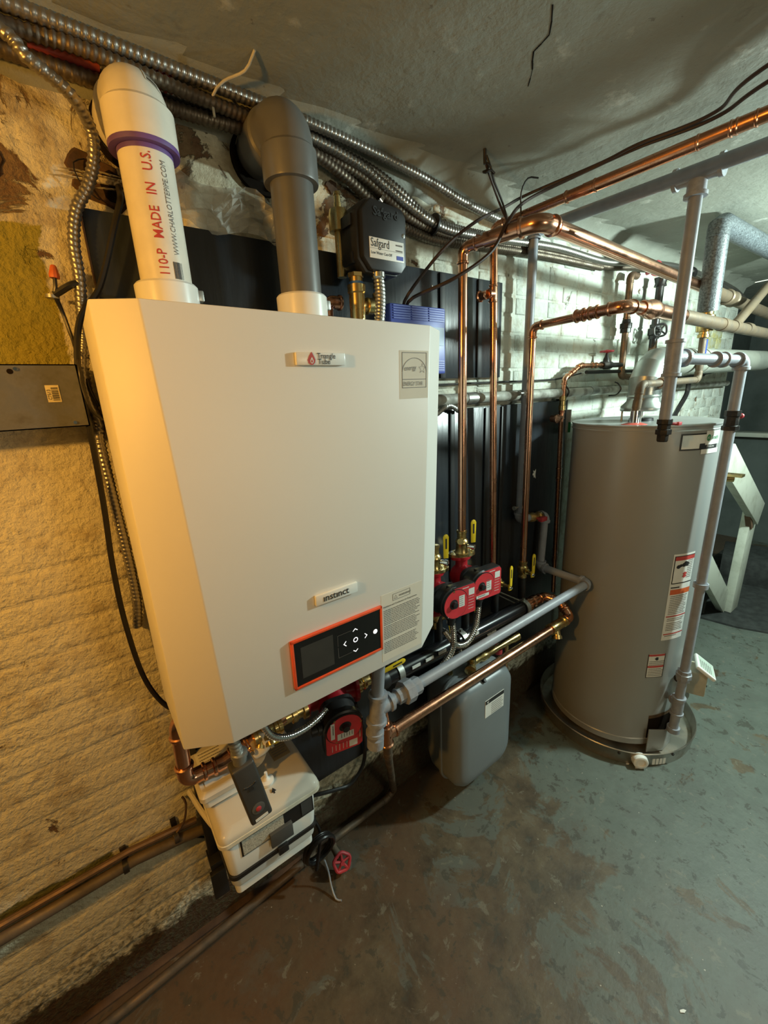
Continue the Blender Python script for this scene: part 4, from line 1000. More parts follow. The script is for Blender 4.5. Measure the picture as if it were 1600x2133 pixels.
# ------------------------------------------------------------------ water heater
TC = Vector((1.883,-.322,0)); R0 = .262
H = thing('water_heater', (TC.x, TC.y, .03), 'tall grey cylindrical gas water heater standing in round metal pan', 'water heater')
build('jacket', MB().rev((TC.x,TC.y,.062), (0,0,1), [(0,R0),(1.33,R0)], 96), tankpaint, H)
build('top_cap', MB().rev((TC.x,TC.y,1.388), (0,0,1), [(0,R0),(0,R0+.003),(.004,R0+.003),(.006,R0+.0015),(.017,R0+.0015),(.019,R0+.005),(.024,R0+.005),(.026,R0-.006),(.023,R0-.014)], 96), tankpaint, H)
build('base_ring', MB().rev((TC.x,TC.y,.036), (0,0,1), [(0,R0-.01),(0,R0+.003),(.026,R0+.003),(.03,R0)], 96), tankpaint, H)
mb = MB()
for a in (100, 220, 340): mb.box((TC.x+.2*cos(radians(a))-.02,TC.y+.2*sin(radians(a))-.02,.008), (TC.x+.2*cos(radians(a))+.02,TC.y+.2*sin(radians(a))+.02,.038))
build('foot', mb, iron, H)
def wrapc(a0, z0, R=R0+.0012):
    def f(x, y): a = radians(a0)+x/R; return Vector((TC.x+R*cos(a), TC.y+R*sin(a), z0+y))
    return f
def curved(a0, a1, z0, z1, R):
    mb = MB(); n_ = max(2, int((a1-a0)/3))
    for k in range(n_):
        a = radians(a0+(a1-a0)*k/n_); b_ = radians(a0+(a1-a0)*(k+1)/n_)
        mb.quad((TC.x+R*cos(a),TC.y+R*sin(a),z0),(TC.x+R*cos(b_),TC.y+R*sin(b_),z0),(TC.x+R*cos(b_),TC.y+R*sin(b_),z1),(TC.x+R*cos(a),TC.y+R*sin(a),z1))
    return mb
mb = curved(-131,-109,1.322,1.327,R0+.0012)
for a in ((-131,-109,1.376,1.381),(-131,-129.8,1.322,1.381)): 
    q = curved(*a, R0+.0012); mb.add(q.v, q.f)
q = curved(-115,-94,1.322,1.344,R0+.0010); mb.add(q.v, q.f)
lb = build('brand_label', curved(-131,-93,1.322,1.381,R0+.0006), paper, H)
build('label_border', mb, ink, lb)
build('logo_panel', curved(-110,-92,1.338,1.388,R0+.0016), paper, lb)
build('logo_panel', curved(-113,-92,1.306,1.323,R0+.0016), paper, lb)
build('logo_disc', MB().add([wrapc(-107,1.363,R0+.0022)(.010*cos(2*pi*k/20), .012*sin(2*pi*k/20)) for k in range(20)], [tuple(range(20))]), greenl, lb)
text('AO', .012, (0,0,0), NX, NZ, paper, lb, wrap=wrapc(-108.6,1.359,R0+.0026), sx=.7)
text('Smith', .021, (0,0,0), NX, NZ, greenl, lb, wrap=wrapc(-104.0,1.356,R0+.0022), sx=.95)
text('ProLine', .013, (0,0,0), NX, NZ, paper, lb, wrap=wrapc(-108,1.3285,R0+.0022))
lb = build('warning_label', curved(-122,-99,.550,.925,R0+.0006), paper, H)
def band(mbx, a0, a1, z0, z1, R=R0+.0012): q = curved(a0, a1, z0, z1, R); mbx.add(q.v, q.f)
m1, m2, m3, m4 = MB(), MB(), MB(), MB()
band(m1, -120.5,-99,.898,.914); band(m1,-120.8,-99,.655,.660); band(m1,-120.8,-99,.575,.580)
band(m2, -120.5,-99,.754,.776)
for a in ((-120.8,-120.0,.800,.916),(-120.8,-99,.914,.917),(-120.8,-99,.800,.804),(-120.6,-112,.782,.787)): band(m3,*a)
for k, (x_, z_, r_) in enumerate(((.02,.872,.010),(.030,.876,.008),(.045,.878,.011),(.06,.880,.012),(.052,.885,.009))):
    m3.add([wrapc(-120.5,0)(x_+r_*cos(2*pi*q/9), z_+r_*.8*sin(2*pi*q/9)) for q in range(9)], [tuple(range(9))])
m5 = MB(); m5.add([wrapc(-120.5,0)(.055+.014*cos(2*pi*q/12)*(1 if q % 2 else .4), .835+.013*sin(2*pi*q/12)) for q in range(12)], [tuple(range(12))])
scribble(m4, 0*U, U, V, .085, 5, .0075, .0025, 41, wrap=lambda x, y: wrapc(-120,.842)(x, y-.05)) if False else None
for z0, rows, a0, wd in ((.892,10,-106.5,.03),(.792,0,-120,.08),(.745,11,-119.5,.088),(.645,2,-119.5,.088),(.625,5,-119.5,.088),(.568,1,-119.5,.06)):
    scribble(m4, (0,0,0), U, V, wd, rows, .0078, .0028, int(z0*1000), wrap=wrapc(a0,z0))
build('red_bands', m1, inkred, lb); build('orange_band', m2, simple('orange_ink', (.62,.12,.03), .5), lb); build('black_marks', m3, ink, lb); build('red_mark', m5, inkred, lb); build('printed_lines', m4, inkgrey, lb)
lb = build('caution_label', curved(-131,-115,.376,.488,R0+.0006), paper, H)
m1, m3, m4 = MB(), MB(), MB()
band(m1,-131,-115,.478,.487); band(m1,-131,-115,.424,.433)
for a in ((-131,-130.4,.376,.488),(-115.6,-115,.376,.488),(-131,-115,.376,.378)): band(m3,*a)
m3.add([wrapc(-123,0)(.010*cos(2*pi*q/10)*(1 if q % 2 else .5), .466+.008*sin(2*pi*q/10)) for q in range(10)], [tuple(range(10))])
scribble(m4, (0,0,0), U, V, .066, 3, .008, .0028, 51, wrap=wrapc(-129.5,.452)); scribble(m4, (0,0,0), U, V, .066, 5, .008, .0028, 52, wrap=wrapc(-129.5,.416))
build('red_bands', m1, inkred, lb); build('black_marks', m3, ink, lb); build('printed_lines', m4, inkgrey, lb)
build('burner_opening_shade', curved(-122,-84,.062,.172,R0+.0010), hole_shade, H)  # black patch on the jacket, shade of the opening put into colour
q = [(a, .172+.012*sin(k*1.7)) for k, a in enumerate(range(-122,-83,3))]
build('rust_edge', curved(-122,-88,.166,.182,R0+.0013), simple('rust', (.10,.06,.03), .8, 0, .3, .4), H)
build('shield', MB().loft([[(1.725,-.560,.012),(1.790,-.600,.012),(1.862,-.600,.012),(1.925,-.570,.012),(1.922,-.566,.012),(1.861,-.596,.012),(1.792,-.596,.012),(1.728,-.556,.012)], [(1.725,-.560,.128),(1.790,-.600,.118),(1.862,-.600,.122),(1.925,-.570,.140),(1.922,-.566,.140),(1.861,-.596,.122),(1.792,-.596,.118),(1.728,-.556,.128)]]), tankpaint, H)
# gas control
mtg = Matrix.Translation(Vector((1.985,-.625,.305))) @ Matrix.Rotation(radians(22), 4, 'Z')
gc = build('gas_control', MB().box((-.050,-.030,-.060), (.045,.045,.050), mtg), simple('control_cream', (.48,.44,.33), .5), H, bevel=.006)
mtl = Matrix.Translation(Vector((1.975,-.650,.372))) @ Matrix.Rotation(radians(22), 4, 'Z') @ Matrix.Rotation(radians(35), 4, 'X')
build('control_cover', MB().box((-.055,-.038,-.008), (.055,.045,.008), mtl), whitepl, gc, bevel=.005)
build('label', MB().box((-.045,-.030,.008), (.045,.036,.0088), mtl), simple('pale_green_label', (.50,.60,.52), .4), gc)
mb = MB(); ul = (mtl.to_3x3() @ U); vl = (mtl.to_3x3() @ Vector((0,1,0))); scribble(mb, mtl @ Vector((-.040,.028,.0092)), ul, vl, .06, 6, .009, .003, 61); build('printed_lines', mb, inkgrey, gc)
build('knob', MB().rev(mtg @ Vector((.045,-.01,-.02)), mtg.to_3x3() @ Vector((1,-.3,0)), [(0,.014),(.016,.013),(.018,.010)], 16), blackpl, gc)
build('knob', MB().rev(mtg @ Vector((.02,-.03,-.045)), mtg.to_3x3() @ Vector((.3,-1,0)), [(0,.008),(.012,.008)], 12), blackpl, gc)
build('valve_neck', MB().cyl((1.965,-.565,.30), (1.955,-.62,.30), .022).cyl((1.83,-.600,.36), (1.90,-.60,.34), .016), blackpl, gc)
mb = MB()
for k in range(3): mb.sweep(spl([(1.945+.01*k,-.60,.25),(1.95+.012*k,-.61,.20),(1.93,-.59,.15+.01*k),(1.91,-.565,.11)], .01), .0035, 8)
build('burner_tube', mb, zinc, H)
build('relief_valve', MB().cyl((2.045,-.52,1.175), (2.085,-.60,1.175), .014).box((2.06,-.63,1.185), (2.10,-.57,1.195)), brass, H)
build('nipple', MB().cyl((1.700,-.365,1.40), (1.700,-.365,1.462), .0165), chrome, H)
build('nipple_washer', MB().rev((1.700,-.365,1.402), (0,0,1), [(0,.045),(.010,.043),(.016,.022)], 24), simple('red_washer', (.62,.10,.07), .45), H)
# pan
P_ = (1.880,-.338)
t = thing('drain_pan', (P_[0], P_[1], 0), 'round shallow aluminium drain pan under the grey water heater', 'pan')
build('basin', MB().rev((P_[0],P_[1],.001), (0,0,1), [(0,.328),(.060,.334),(.064,.337),(.067,.334),(.062,.330),(.006,.324)], 96, True, True), pansteel, t)
a = radians(-136.5); dx = Vector((cos(a), sin(a), 0)); pc = Vector((P_[0], P_[1], .034))+dx*.325
build('drain_fitting', MB().rev(pc, dx, [(0,.030),(.004,.031),(.012,.031),(.026,.029),(.028,.026),(.028,.018),(.022,.017)], 28), whitepl, t)
mb = MB()
for aa in (-150, -112): 
    d_ = Vector((cos(radians(aa)), sin(radians(aa)), 0)); q = Vector((P_[0],P_[1],.050))+d_*.333
    mb.rev(q, d_, [(0,.006),(.004,.005)], 8)
build('rivet', mb, iron, t)
mb = MB()
for k in range(4):
    a_ = radians(-128+k*2.6)
    pp = [Vector((P_[0]+.3372*cos(a_+q), P_[1]+.3372*sin(a_+q), z)) for q, z in ((0,.015),(.035,.015),(.035,.045),(0,.045))]
    mb.quad(*pp)
build('sticker', mb, paper, t)
for (x, y, r_, k) in ((1.632,-.570,.016,0), (1.615,-.535,.008,1), (.963,-.959,.009,2)):
    tag(build('paint_chip', MB().prism([(-r_,-r_*.3),(r_*.2,-r_*.4),(r_,r_*.1),(r_*.3,r_*.35),(-r_*.8,r_*.2)], (x,y,.0005), (.8,-.6,0), (.6,.8,0), (0,0,.0015)), paper),
        ('white paint chip on floor in front of the drain fitting', 'tiny white paint chip left of the drain fitting', 'cream paint chip on bare floor at lower right')[k], 'debris')

# flue
t = thing('flue', (TC.x, -.31, 1.42), 'galvanised sheet metal flue rising from heater and turning right', 'duct')
for a in (20, 110, 200, 290):
    q = Vector((TC.x+.07*cos(radians(a)), -.312+.07*sin(radians(a)), 1.41)); build('hood_leg', MB().cyl(q, q+Vector((0,0,.055)), .004, n=8), zinc, t)
build('hood_throat', MB().rev((TC.x,-.312,1.41), (0,0,1), [(0,.045),(.012,.043)], 32), blackpl, t)
build('draft_hood', MB().rev((TC.x,-.312,1.452), (0,0,1), [(0,.078),(.004,.080),(.018,.078),(.038,.060),(.050,.058),(.056,.062),(.062,.058)], 40), duct, t)
gore = [(0,0,1.51),(0,0,1.575),(.028,0,1.615),(.075,0,1.638),(.13,0,1.642)]
nrm = [(0,0,1),(.2,0,1),(.7,0,.8),(1,0,.3),(1,0,0)]
for i in range(len(gore)-1):
    a_, b_ = Vector(gore[i])+Vector((TC.x,-.312,0)), Vector(gore[i+1])+Vector((TC.x,-.312,0))
    rings = []
    for q, nv in ((a_, nrm[i]), (b_, nrm[i+1])):
        nv = Vector(nv).normalized(); yv = Vector((0,1,0)); xv = yv.cross(nv)
        rings.append([q+(xv*cos(2*pi*k/32)+yv*sin(2*pi*k/32))*(.058-.001*i) for k in range(32)])
    build('elbow_gore', MB().loft(rings), duct, t)
build('duct_run', MB().rev((TC.x+.125,-.312,1.642), (1,.02,.012), [(0,.056),(.42,.056),(.42,.060),(.44,.060),(.44,.057),(1.6,.057)], 32), two('aged_duct', (.50,.52,.46), (.34,.35,.29), .4, .7, 8, (.4, .65), (.6, .3)), t)

# heater copper supply to insulated pipe
t = thing('supply_pipe', (2.2,-.37,1.47), 'aged copper pipe from heater top nipple rising to brass valve', 'pipe')
run(t, [(1.700,-.365,1.455),(1.700,-.372,1.555),(2.255,-.372,1.562),(2.242,-.372,1.76)], .0135, copper_grime, copper_grime, 'sweat', 1.6, coup=((0,.3,.03),(1,.38,.035),(2,.35,.05)))
build('union', MB().rev((1.86,-.372,1.557), (1,0,0), [(0,.014),(0,.018),(.008,.023),(.026,.023),(.030,.018),(.04,.017)], 8), copper_old, t)
build('brass_valve', MB().rev((2.243,-.372,1.735), (0,0,1), [(0,.017),(0,.022),(.012,.022),(.014,.018),(.022,.018),(.024,.030),(.050,.032),(.085,.032),(.090,.024),(.11,.024)], 16), brass, t)
build('blue_lever', MB().box((2.268,-.380,1.66), (2.285,-.366,1.73)), simple('blue_handle', (.02,.05,.32), .4), t, bevel=.003)
t = thing('insulated_pipe', (2.23,-.38,1.84), 'dark grey foam insulated pipe rising to ceiling and turning right', 'pipe')
build('foam_sleeve', MB().cyl((2.243,-.374,1.838), (2.190,-.385,2.135), .038, n=28), foam, t)
build('foam_sleeve', MB().sweep([(2.190,-.385,2.10),(2.190,-.386,2.140),(2.215,-.388,2.148),(3.1,-.40,2.150)], .038, 24), foam, t)

# old iron and copper by the wall
t = thing('old_riser', (2.2,-.057,1.60), 'old dull copper pipe from ceiling joining the red handled valve', 'pipe')
run(t, [(2.28,-.057,2.045),(2.215,-.057,2.045),(2.222,-.057,1.85),(2.225,-.057,1.598),(2.55,-.060,1.575)], .0145, copper_old, copper_old, 'sweat', 1.5)
build('union', MB().rev((2.2225,-.057,1.795), (0,0,1), [(0,.016),(0,.023),(.018,.023),(.02,.026),(.042,.026),(.044,.02),(.06,.017)], 10), iron, t)
build('branch', MB().cyl((2.10,-.060,1.648), (2.225,-.057,1.650), .011), iron, t)
t = thing('gate_valve', (2.06,-.06,1.65), 'small gate valve with red wheel left of old copper riser', 'valve')
build('body', MB().rev((2.02,-.060,1.648), (1,0,0), [(0,.012),(.0,.016),(.015,.016),(.03,.020),(.055,.020),(.07,.016),(.085,.016)], 12).rev((2.06,-.060,1.655), (0,0,1), [(0,.017),(.02,.014),(.03,.009),(.048,.005)], 12), iron, t)
def wheel(parent, c, ax, R, r, mat, spokes=5):
    c = Vector(c); ax = Vector(ax).normalized(); u = ax.orthogonal().normalized(); v = ax.cross(u)
    pts = [c+(u*cos(2*pi*k/24)+v*sin(2*pi*k/24))*R*(1+.06*cos(spokes*2*pi*k/24)) for k in range(25)]
    mb = MB().sweep(pts, r, 8, cap=False)
    for k in range(spokes): a = 2*pi*k/spokes; mb.cyl(c, c+(u*cos(a)+v*sin(a))*R, r*.8, n=6)
    mb.rev(c-ax*r*1.6, ax, [(0,R*.25),(r*3.2,R*.25)], 10)
    return build('handwheel', mb, mat, parent)
wheel(t, (2.06,-.060,1.708), (0,0,1), .026, .0045, redpl)
t = thing('drain_valve', (2.50,-.10,1.80), 'black iron valve with round spoked wheel on dark riser', 'valve')
build('pipe', MB().cyl((2.50,-.075,2.06), (2.495,-.075,1.60), .018), iron, t)
build('pipe', MB().cyl((2.498,-.075,1.765), (2.496,-.075,1.70), .0185), copper_old, t)
build('body', MB().rev((2.498,-.075,1.775), (0,0,1), [(0,.024),(.015,.024),(.02,.03),(.05,.03),(.055,.024),(.07,.024)], 10).rev((2.498,-.075,1.808), (-.75,-.66,0), [(0,.018),(.045,.014),(.06,.008),(.075,.006)], 10), iron, t)
wheel(t, (2.445,-.122,1.808), (-.75,-.66,0), .030, .005, iron, 4)
build('top_fitting', MB().rev((2.50,-.075,2.02), (0,0,1), [(0,.028),(.015,.024),(.04,.03)], 10), iron, t)
t = thing('red_valve', (2.36,-.06,2.10), 'dark red handwheel valve just above the copper main', 'valve')
wheel(t, (2.40,-.09,2.085), (-.5,-.85,.1), .030, .006, redpl, 5)
build('stem', MB().cyl((2.43,-.035,2.08), (2.40,-.09,2.085), .009), redpl, t)
tag(build('paint_brush_tube', MB().cyl((2.285,-.05,1.70), (2.283,-.05,1.775), .010, n=12).rev((2.283,-.05,1.77), (0,0,1), [(0,.010),(.01,.004)], 10), whitepl), 'small white tube hanging beside the old copper riser', 'tube')
# horizontal wall pipes
t = thing('wall_conduit', (2,-.04,1.53), 'weathered horizontal grey pipe strapped along the wall above boards', 'pipe')
build('pipe', MB().cyl((.72,-.040,1.537), (3.9,-.040,1.528), .0185), two('flaky_grey', (.42,.43,.38), (.20,.19,.16), .42, .6, 14, (.5, .8), (0, 0), .5, 90), t)
for x in (1.13, 1.44, 1.97, 2.5, 3.1): build('coupling', MB().rev((x,-.040,1.535), (1,0,0), [(0,.0205),(.012,.0215),(.05,.0215),(.06,.0195)], 20), zinc, t)
for x in (1.75, 2.22): build('pipe_hook', MB().sweep(spl([(x,-.01,1.505),(x,-.045,1.508),(x,-.066,1.535),(x,-.05,1.562),(x+.01,-.03,1.57)], .006), .0035, 8), iron, t)
tag(build('thin_pipe', MB().cyl((1.90,-.055,1.618), (2.60,-.055,1.622), .008), iron), 'thin black pipe along wall left of the flue', 'pipe')
cable('old_wire', [(1.0,-.022,1.585),(1.3,-.02,1.588),(1.7,-.02,1.592),(1.9,-.03,1.615)], .004, iron, 'old dark wire lying along the wall above horizontal pipe')
tag(build('timber_rail', MB().box((1.33,-.014,1.555), (2.6,.004,1.578)), wallm), 'painted timber rail on wall just above the horizontal pipe', 'rail')
cable('hanging_hose', [(2.98,-.10,1.57),(2.95,-.11,1.49),(2.86,-.11,1.41),(2.80,-.11,1.36)], .013, iron, 'dark curved hose dropping behind heater top right')
tag(build('angle_strut', MB().cyl((2.9,-.07,1.575), (3.9,-.07,1.64), .012, n=8).cyl((3.3,-.07,1.59), (3.55,-.07,1.72), .010, n=8), iron), 'dark metal angle strut on the wall right of the flue', 'strut')
armoured('flex_conduit', [(.98,-.05,1.49),(1.03,-.05,1.515),(1.06,-.05,1.51),(1.09,-.045,1.495)], .008, zinc, 'short arched flexible conduit at top edge of lower board', 'cable')
t = thing('green_tag', (1.80,-.05,1.42), 'green and white tag between lower board and water heater', 'tag')
build('card', MB().box((1.800,-.055,1.36), (1.803,-.032,1.46)), paper, t); build('stripe', MB().box((1.7995,-.0555,1.36), (1.8035,-.045,1.405)), simple('green_tag_ink', (.03,.30,.10), .5), t)

# ------------------------------------------------------------------ armoured cables along ceiling
lab = ['topmost armoured cable hugging the ceiling corner', 'second armoured cable below the ceiling corner', 'third armoured cable, between others behind the vents', 'lowest armoured cable of bundle above the vents', 'foremost armoured cable in the ceiling corner bundle']
bund = [
 [(-.6,-.022,2.160),(.0,-.022,2.165),(.30,-.022,2.162),(.55,-.022,2.165),(.75,-.030,2.140),(.86,-.034,2.105),(.97,-.030,2.062),(1.10,-.030,2.052),(1.35,-.030,2.062),(1.7,-.03,2.076),(2.05,-.03,2.080),(2.2,-.03,2.09),(2.6,-.030,2.135),(3.1,-.030,2.16),(3.7,-.03,2.14),(4.0,-.03,2.10)],
 [(-.6,-.022,2.138),(.0,-.022,2.140),(.30,-.022,2.136),(.55,-.025,2.140),(.72,-.028,2.120),(.82,-.030,2.080),(.93,-.028,2.042),(1.10,-.028,2.030),(1.35,-.028,2.045),(1.7,-.03,2.058),(2.05,-.03,2.064),(2.3,-.03,2.09),(2.7,-.030,2.118),(3.2,-.030,2.14),(3.7,-.03,2.12),(4.0,-.03,2.07)],
 [(-.6,-.046,2.150),(.0,-.046,2.155),(.30,-.046,2.150),(.55,-.046,2.155),(.72,-.040,2.135),(.80,-.042,2.105),(.90,-.044,2.068),(1.02,-.044,2.040),(1.20,-.044,2.044),(1.6,-.05,2.070),(2.0,-.05,2.072),(2.4,-.045,2.120),(2.9,-.045,2.15),(3.6,-.04,2.12)],
 [(-.6,-.046,2.126),(.0,-.046,2.128),(.30,-.046,2.122),(.55,-.046,2.128),(.68,-.030,2.105),(.78,-.026,2.062),(.88,-.026,2.024),(1.02,-.026,2.010),(1.25,-.03,2.026),(1.6,-.03,2.044),(2.0,-.03,2.054)],
 [(-.6,-.085,2.168),(.0,-.080,2.172),(.30,-.075,2.170),(.60,-.060,2.172),(.92,-.052,2.150),(1.10,-.050,2.122),(1.25,-.05,2.106),(1.36,-.05,2.098)]]
grp = None
for k, pts in enumerate(bund):
    armoured('armoured_cable', pts, .0125 if k < 4 else .0115, armour_dark if k in (1, 3) else armour, lab[k], n=10, pitch=.011)
armoured('armoured_cable', [(-.6,-.066,2.150),(.0,-.066,2.150),(.14,-.075,2.150),(.35,-.07,2.140),(.6,-.03,2.15)], .0115, armour_dark, 'grimy armoured cable passing behind the top of the vent elbows', n=10, pitch=.011)
mbt = [((.115,-.047,2.155),.10,'faded red tape wrap on cables left of the white vent'), ((.27,-.050,2.157),.03,'red tape wrap on cables just right of the white vent')]
for (c0, L, l_) in mbt:
    tag(build('tape_wrap', MB().rev(Vector(c0)-Vector((L/2,0,0)), (1,0,0), [(0,.0165),(L*.5,.0175),(L,.0165)], 14), tape), l_, 'tape')
for (x, y, z) in ((.802,-.033,2.108), (.782,-.028,2.070)):
    pass
tag(build('cable_strap', MB().rev((.79,-.030,2.075), (.75,0,-.6), [(0,.016),(.010,.016)], 14).rev((.81,-.036,2.108), (.75,0,-.5), [(0,.0165),(.010,.0165)], 14), chrome), 'shiny cable strap on the armoured cables right of grey vent', 'strap')
tag(build('cable_tie', MB().rev((.985,-.034,2.045), (1,0,-.2), [(0,.032),(.006,.032)], 14), blackpl), 'black cable tie round the sagging armoured cables', 'cable tie')
tag(build('cable_tie', MB().rev((2.95,-.038,2.138), (1,0,0), [(0,.034),(.012,.034)], 14), blackpl), 'black cable tie on cable bundle behind the insulated pipe', 'cable tie')
armoured('armoured_cable', [(-.3,-.12,2.135),(.0,-.12,2.118),(.059,-.12,2.085),(.108,-.10,2.064),(.132,-.06,2.040),(.128,-.045,2.00),(.110,-.045,1.955),(.085,-.045,1.915),(.070,-.045,1.86),(.066,-.045,1.80),(.058,-.045,1.74),(.052,-.045,1.69),(.040,-.040,1.64),(.038,-.035,1.58),(.047,-.030,1.53),(.040,-.030,1.50),(.040,-.030,1.39),(.042,-.030,1.25),(.040,-.028,1.13),(.030,-.020,1.06)], .0098, armour, 'armoured cable curving down the wall left of the boiler', n=12, pitch=.0095)
cable('power_cord', [(.165,-.02,1.975),(.158,-.06,1.94),(.142,-.06,1.90),(.095,-.06,1.785),(.050,-.07,1.72),(.028,-.08,1.62),(.026,-.08,1.52),(.020,-.05,1.366),(.010,-.045,1.225),(.008,-.045,1.08),(.02,-.045,.93),(.055,-.05,.835),(.10,-.06,.82)], .0058, blackcable, 'black power cord running down the wall beside boiler left side')
# galvanised box and wires
t = thing('junction_cover', (-.03,-.10,1.53), 'flat galvanised metal cover with barcode sticker on left wall', 'cover')
build('plate', MB().box((-.35,-.090,1.530), (.028,-.088,1.642)).box((-.35,-.090,1.640), (.028,-.002,1.642)).box((-.35,-.090,1.530), (.028,-.002,1.532)).box((.026,-.090,1.530), (.028,-.002,1.642)), mottled, t)
lb = build('sticker', MB().box((-.026,-.0912,1.576), (-.006,-.0900,1.606), Matrix.Rotation(0,4,'Y')), simple('cream_sticker', (.62,.55,.36), .5), t, bevel=.0003)
mb = MB(); xx = -.0255+.003
zz = 1.579
while zz < 1.602: 
    h_ = rr_.choice((.0006,.0011,.0017)); mb.quad((-.018,-.0916,zz),(-.008,-.0916,zz),(-.008,-.0916,zz+h_),(-.018,-.0916,zz+h_)); zz += h_+rr_.choice((.0006,.0011))
build('barcode', mb, ink, lb)
text('C7513', .0075, (-.0195,-.0916,1.5805), (0,0,1), (-1,0,0), ink, lb, sx=.9)
build('screw', MB().rev((.006,-.090,1.538), (0,-1,0), [(0,.0035),(.003,.003)], 10).rev((-.060,-.090,1.634), (0,-1,0), [(0,.0035),(.003,.003)], 10), chrome, t)
build('knockout', MB().rev((-.068,-.0901,1.630), (0,-1,0), [(0,.0045),(.0004,.0045)], 14), hole_shade, t)
t = thing('wire_splice', (.02,-.05,1.75), 'old cloth wires with orange wire nut hanging above galvanised cover', 'wires')
build('wire_nut', MB().rev((.028,-.045,1.795), (.1,0,1), [(0,.008),(.005,.0085),(.020,.005),(.022,.003)], 10), simple('orange_wire_nut', (.62,.13,.03), .5), t)
build('wire', MB().sweep(spl([(.028,-.045,1.795),(.026,-.045,1.78),(.022,-.04,1.765),(.028,-.03,1.74),(.033,-.03,1.70),(.040,-.03,1.665),(.042,-.04,1.63),(.042,-.05,1.60),(.05,-.05,1.565)], .008), .0032, 8), blackcable, t)
build('wire', MB().sweep(spl([(.024,-.03,1.77),(.030,-.03,1.73),(.034,-.04,1.68),(.032,-.092,1.64),(.030,-.094,1.60),(.036,-.092,1.56),(.05,-.08,1.54)], .008), .0028, 8), iron, t)
build('taped_end', MB().sweep(spl([(.022,-.04,1.768),(.035,-.045,1.776),(.048,-.05,1.784),(.060,-.05,1.789)], .006), .0062, 8), blackcable, t)
build('clamp', MB().rev((.018,-.035,1.762), (.1,0,1), [(0,.011),(.006,.011)], 14), zinc, t)
cable('loop_wire', [(.118,-.008,2.015),(.098,-.02,2.0),(.10,-.02,1.975),(.118,-.015,1.955),(.13,-.01,1.95)], .0012, blackcable, 'thin looped wire on the wall left of white vent')
# left floor-level pipe on wall
t = thing('wall_pipe', (-.2,-.03,.42), 'rusty paint-spattered pipe clamped low along the left wall', 'pipe')
build('pipe', MB().sweep([(-1.2,-.028,.425),(-.36,-.028,.424),(-.09,-.028,.424),(.02,-.028,.405),(.10,-.028,.385)], .0135, 14), copper_grime, t)
build('pipe', MB().sweep([(-1.2,-.020,.452),(-.1,-.020,.452),(.06,-.02,.43)], .009, 10), copper_old, t)
for x in (-.12, .0): build('pipe_clamp', MB().rev((x,-.028,.422), (1,0,0), [(0,.017),(.012,.017)], 14).box((x,-.006,.38), (x+.014,.0,.46)), iron, t)
cable('ground_wire', [(.0,-.03,.43),(.03,-.03,.455),(.045,-.02,.50),(.04,-.01,.52)], .003, copper_old, 'thin wire looping from low wall pipe toward the white box')
cable('ground_wire', [(.0,-.03,.415),(.03,-.02,.39),(.07,-.015,.35),(.11,-.02,.32)], .003, iron, 'thin wire hanging below low wall pipe on the left')
# cord and coil near floor
cable('power_cord', [(.585,-.055,.56),(.612,-.045,.42),(.618,-.04,.33),(.600,-.04,.262),(.547,-.04,.222),(.489,-.04,.239),(.40,-.05,.29),(.36,-.06,.33)], .0065, blackcable, 'black cord curving from under the pump to white box')
mb = MB(); pts = []
for k in range(100):
    a = 2*pi*k/26; pts.append((.372+.048*cos(a)*(1+.08*sin(k*.31)), -.13-.02*sin(a)+.0007*k/3, .150+.070*sin(a)*(1+.06*sin(k*.23))))
mb.sweep(pts, .0055, 8); mb.sweep(spl([(.335,-.10,.42),(.36,-.11,.30),(.38,-.12,.21),(.35,-.13,.09)], .01), .0055, 8)
tag(build('cord_coil', mb, blackcable), 'coiled black cord hanging beneath the white condensate box', 'cord')
t = thing('hose_bib', (.40,-.13,.06), 'red wheel drain valve on floor pipe beside the coiled cord', 'valve')
build('body', MB().rev((.437,-.062,.062), (.02,-.75,-.12), [(0,.014),(.02,.014),(.022,.011),(.05,.013),(.062,.010),(.075,.006)], 14), copper_grime, t)
build('riser', MB().cyl((.437,-.040,.024), (.437,-.066,.066), .011), copper_old, t)
wheel(t, (.439,-.137,.050), (-.15,-.75,.35), .028, .0055, redpl, 5)
cable('loose_wire', [(.385,-.12,.09),(.388,-.135,.05),(.382,-.16,.02),(.38,-.19,.004),(.392,-.205,.004)], .0030, greypaint, 'thin stiff wire ends resting on floor below coiled cord')
tag(build('timber_sill', MB().box((-.9,-.022,0), (.75,.004,.008)), two('rotten_timber', (.10,.055,.03), (.045,.025,.015), .4, .6, 8, (.7, .85), (0, 0), .6, 50), bevel=.004), 'flaking brown strip along the foot of the wall', 'strip')

# ------------------------------------------------------------------ ceiling wires
cable('ceiling_wire', [(1.0,-4.08,2.168),(1.12,-1.6,2.168),(1.255,-.78,2.168),(1.37,-.60,2.170),(1.352,-.44,2.170),(1.355,-.335,2.168),(1.30,-.14,2.15),(1.20,-.13,2.10),(1.008,-.18,2.010),(.90,-.16,1.93),(.846,-.08,1.835),(.84,-.06,1.80)], .0045, browncable, 'left brown wire running from the ceiling down to blue box')
cable('ceiling_wire', [(1.10,-4.08,2.166),(1.20,-1.6,2.166),(1.31,-.80,2.166),(1.39,-.60,2.168),(1.365,-.44,2.168),(1.345,-.30,2.160),(1.22,-.20,2.10),(1.08,-.24,2.01),(1.015,-.235,1.925),(.92,-.19,1.86),(.855,-.09,1.825),(.85,-.06,1.80)], .0048, browncable, 'right brown wire sagging past copper elbow to blue box')
cable('ceiling_wire', [(1.054,-.173,2.195),(1.060,-.172,2.165),(1.10,-.165,2.125),(1.15,-.16,2.075),(1.19,-.165,2.03)], .0032, browncable, 'knotted wire hanging from ceiling hook above the copper elbow')
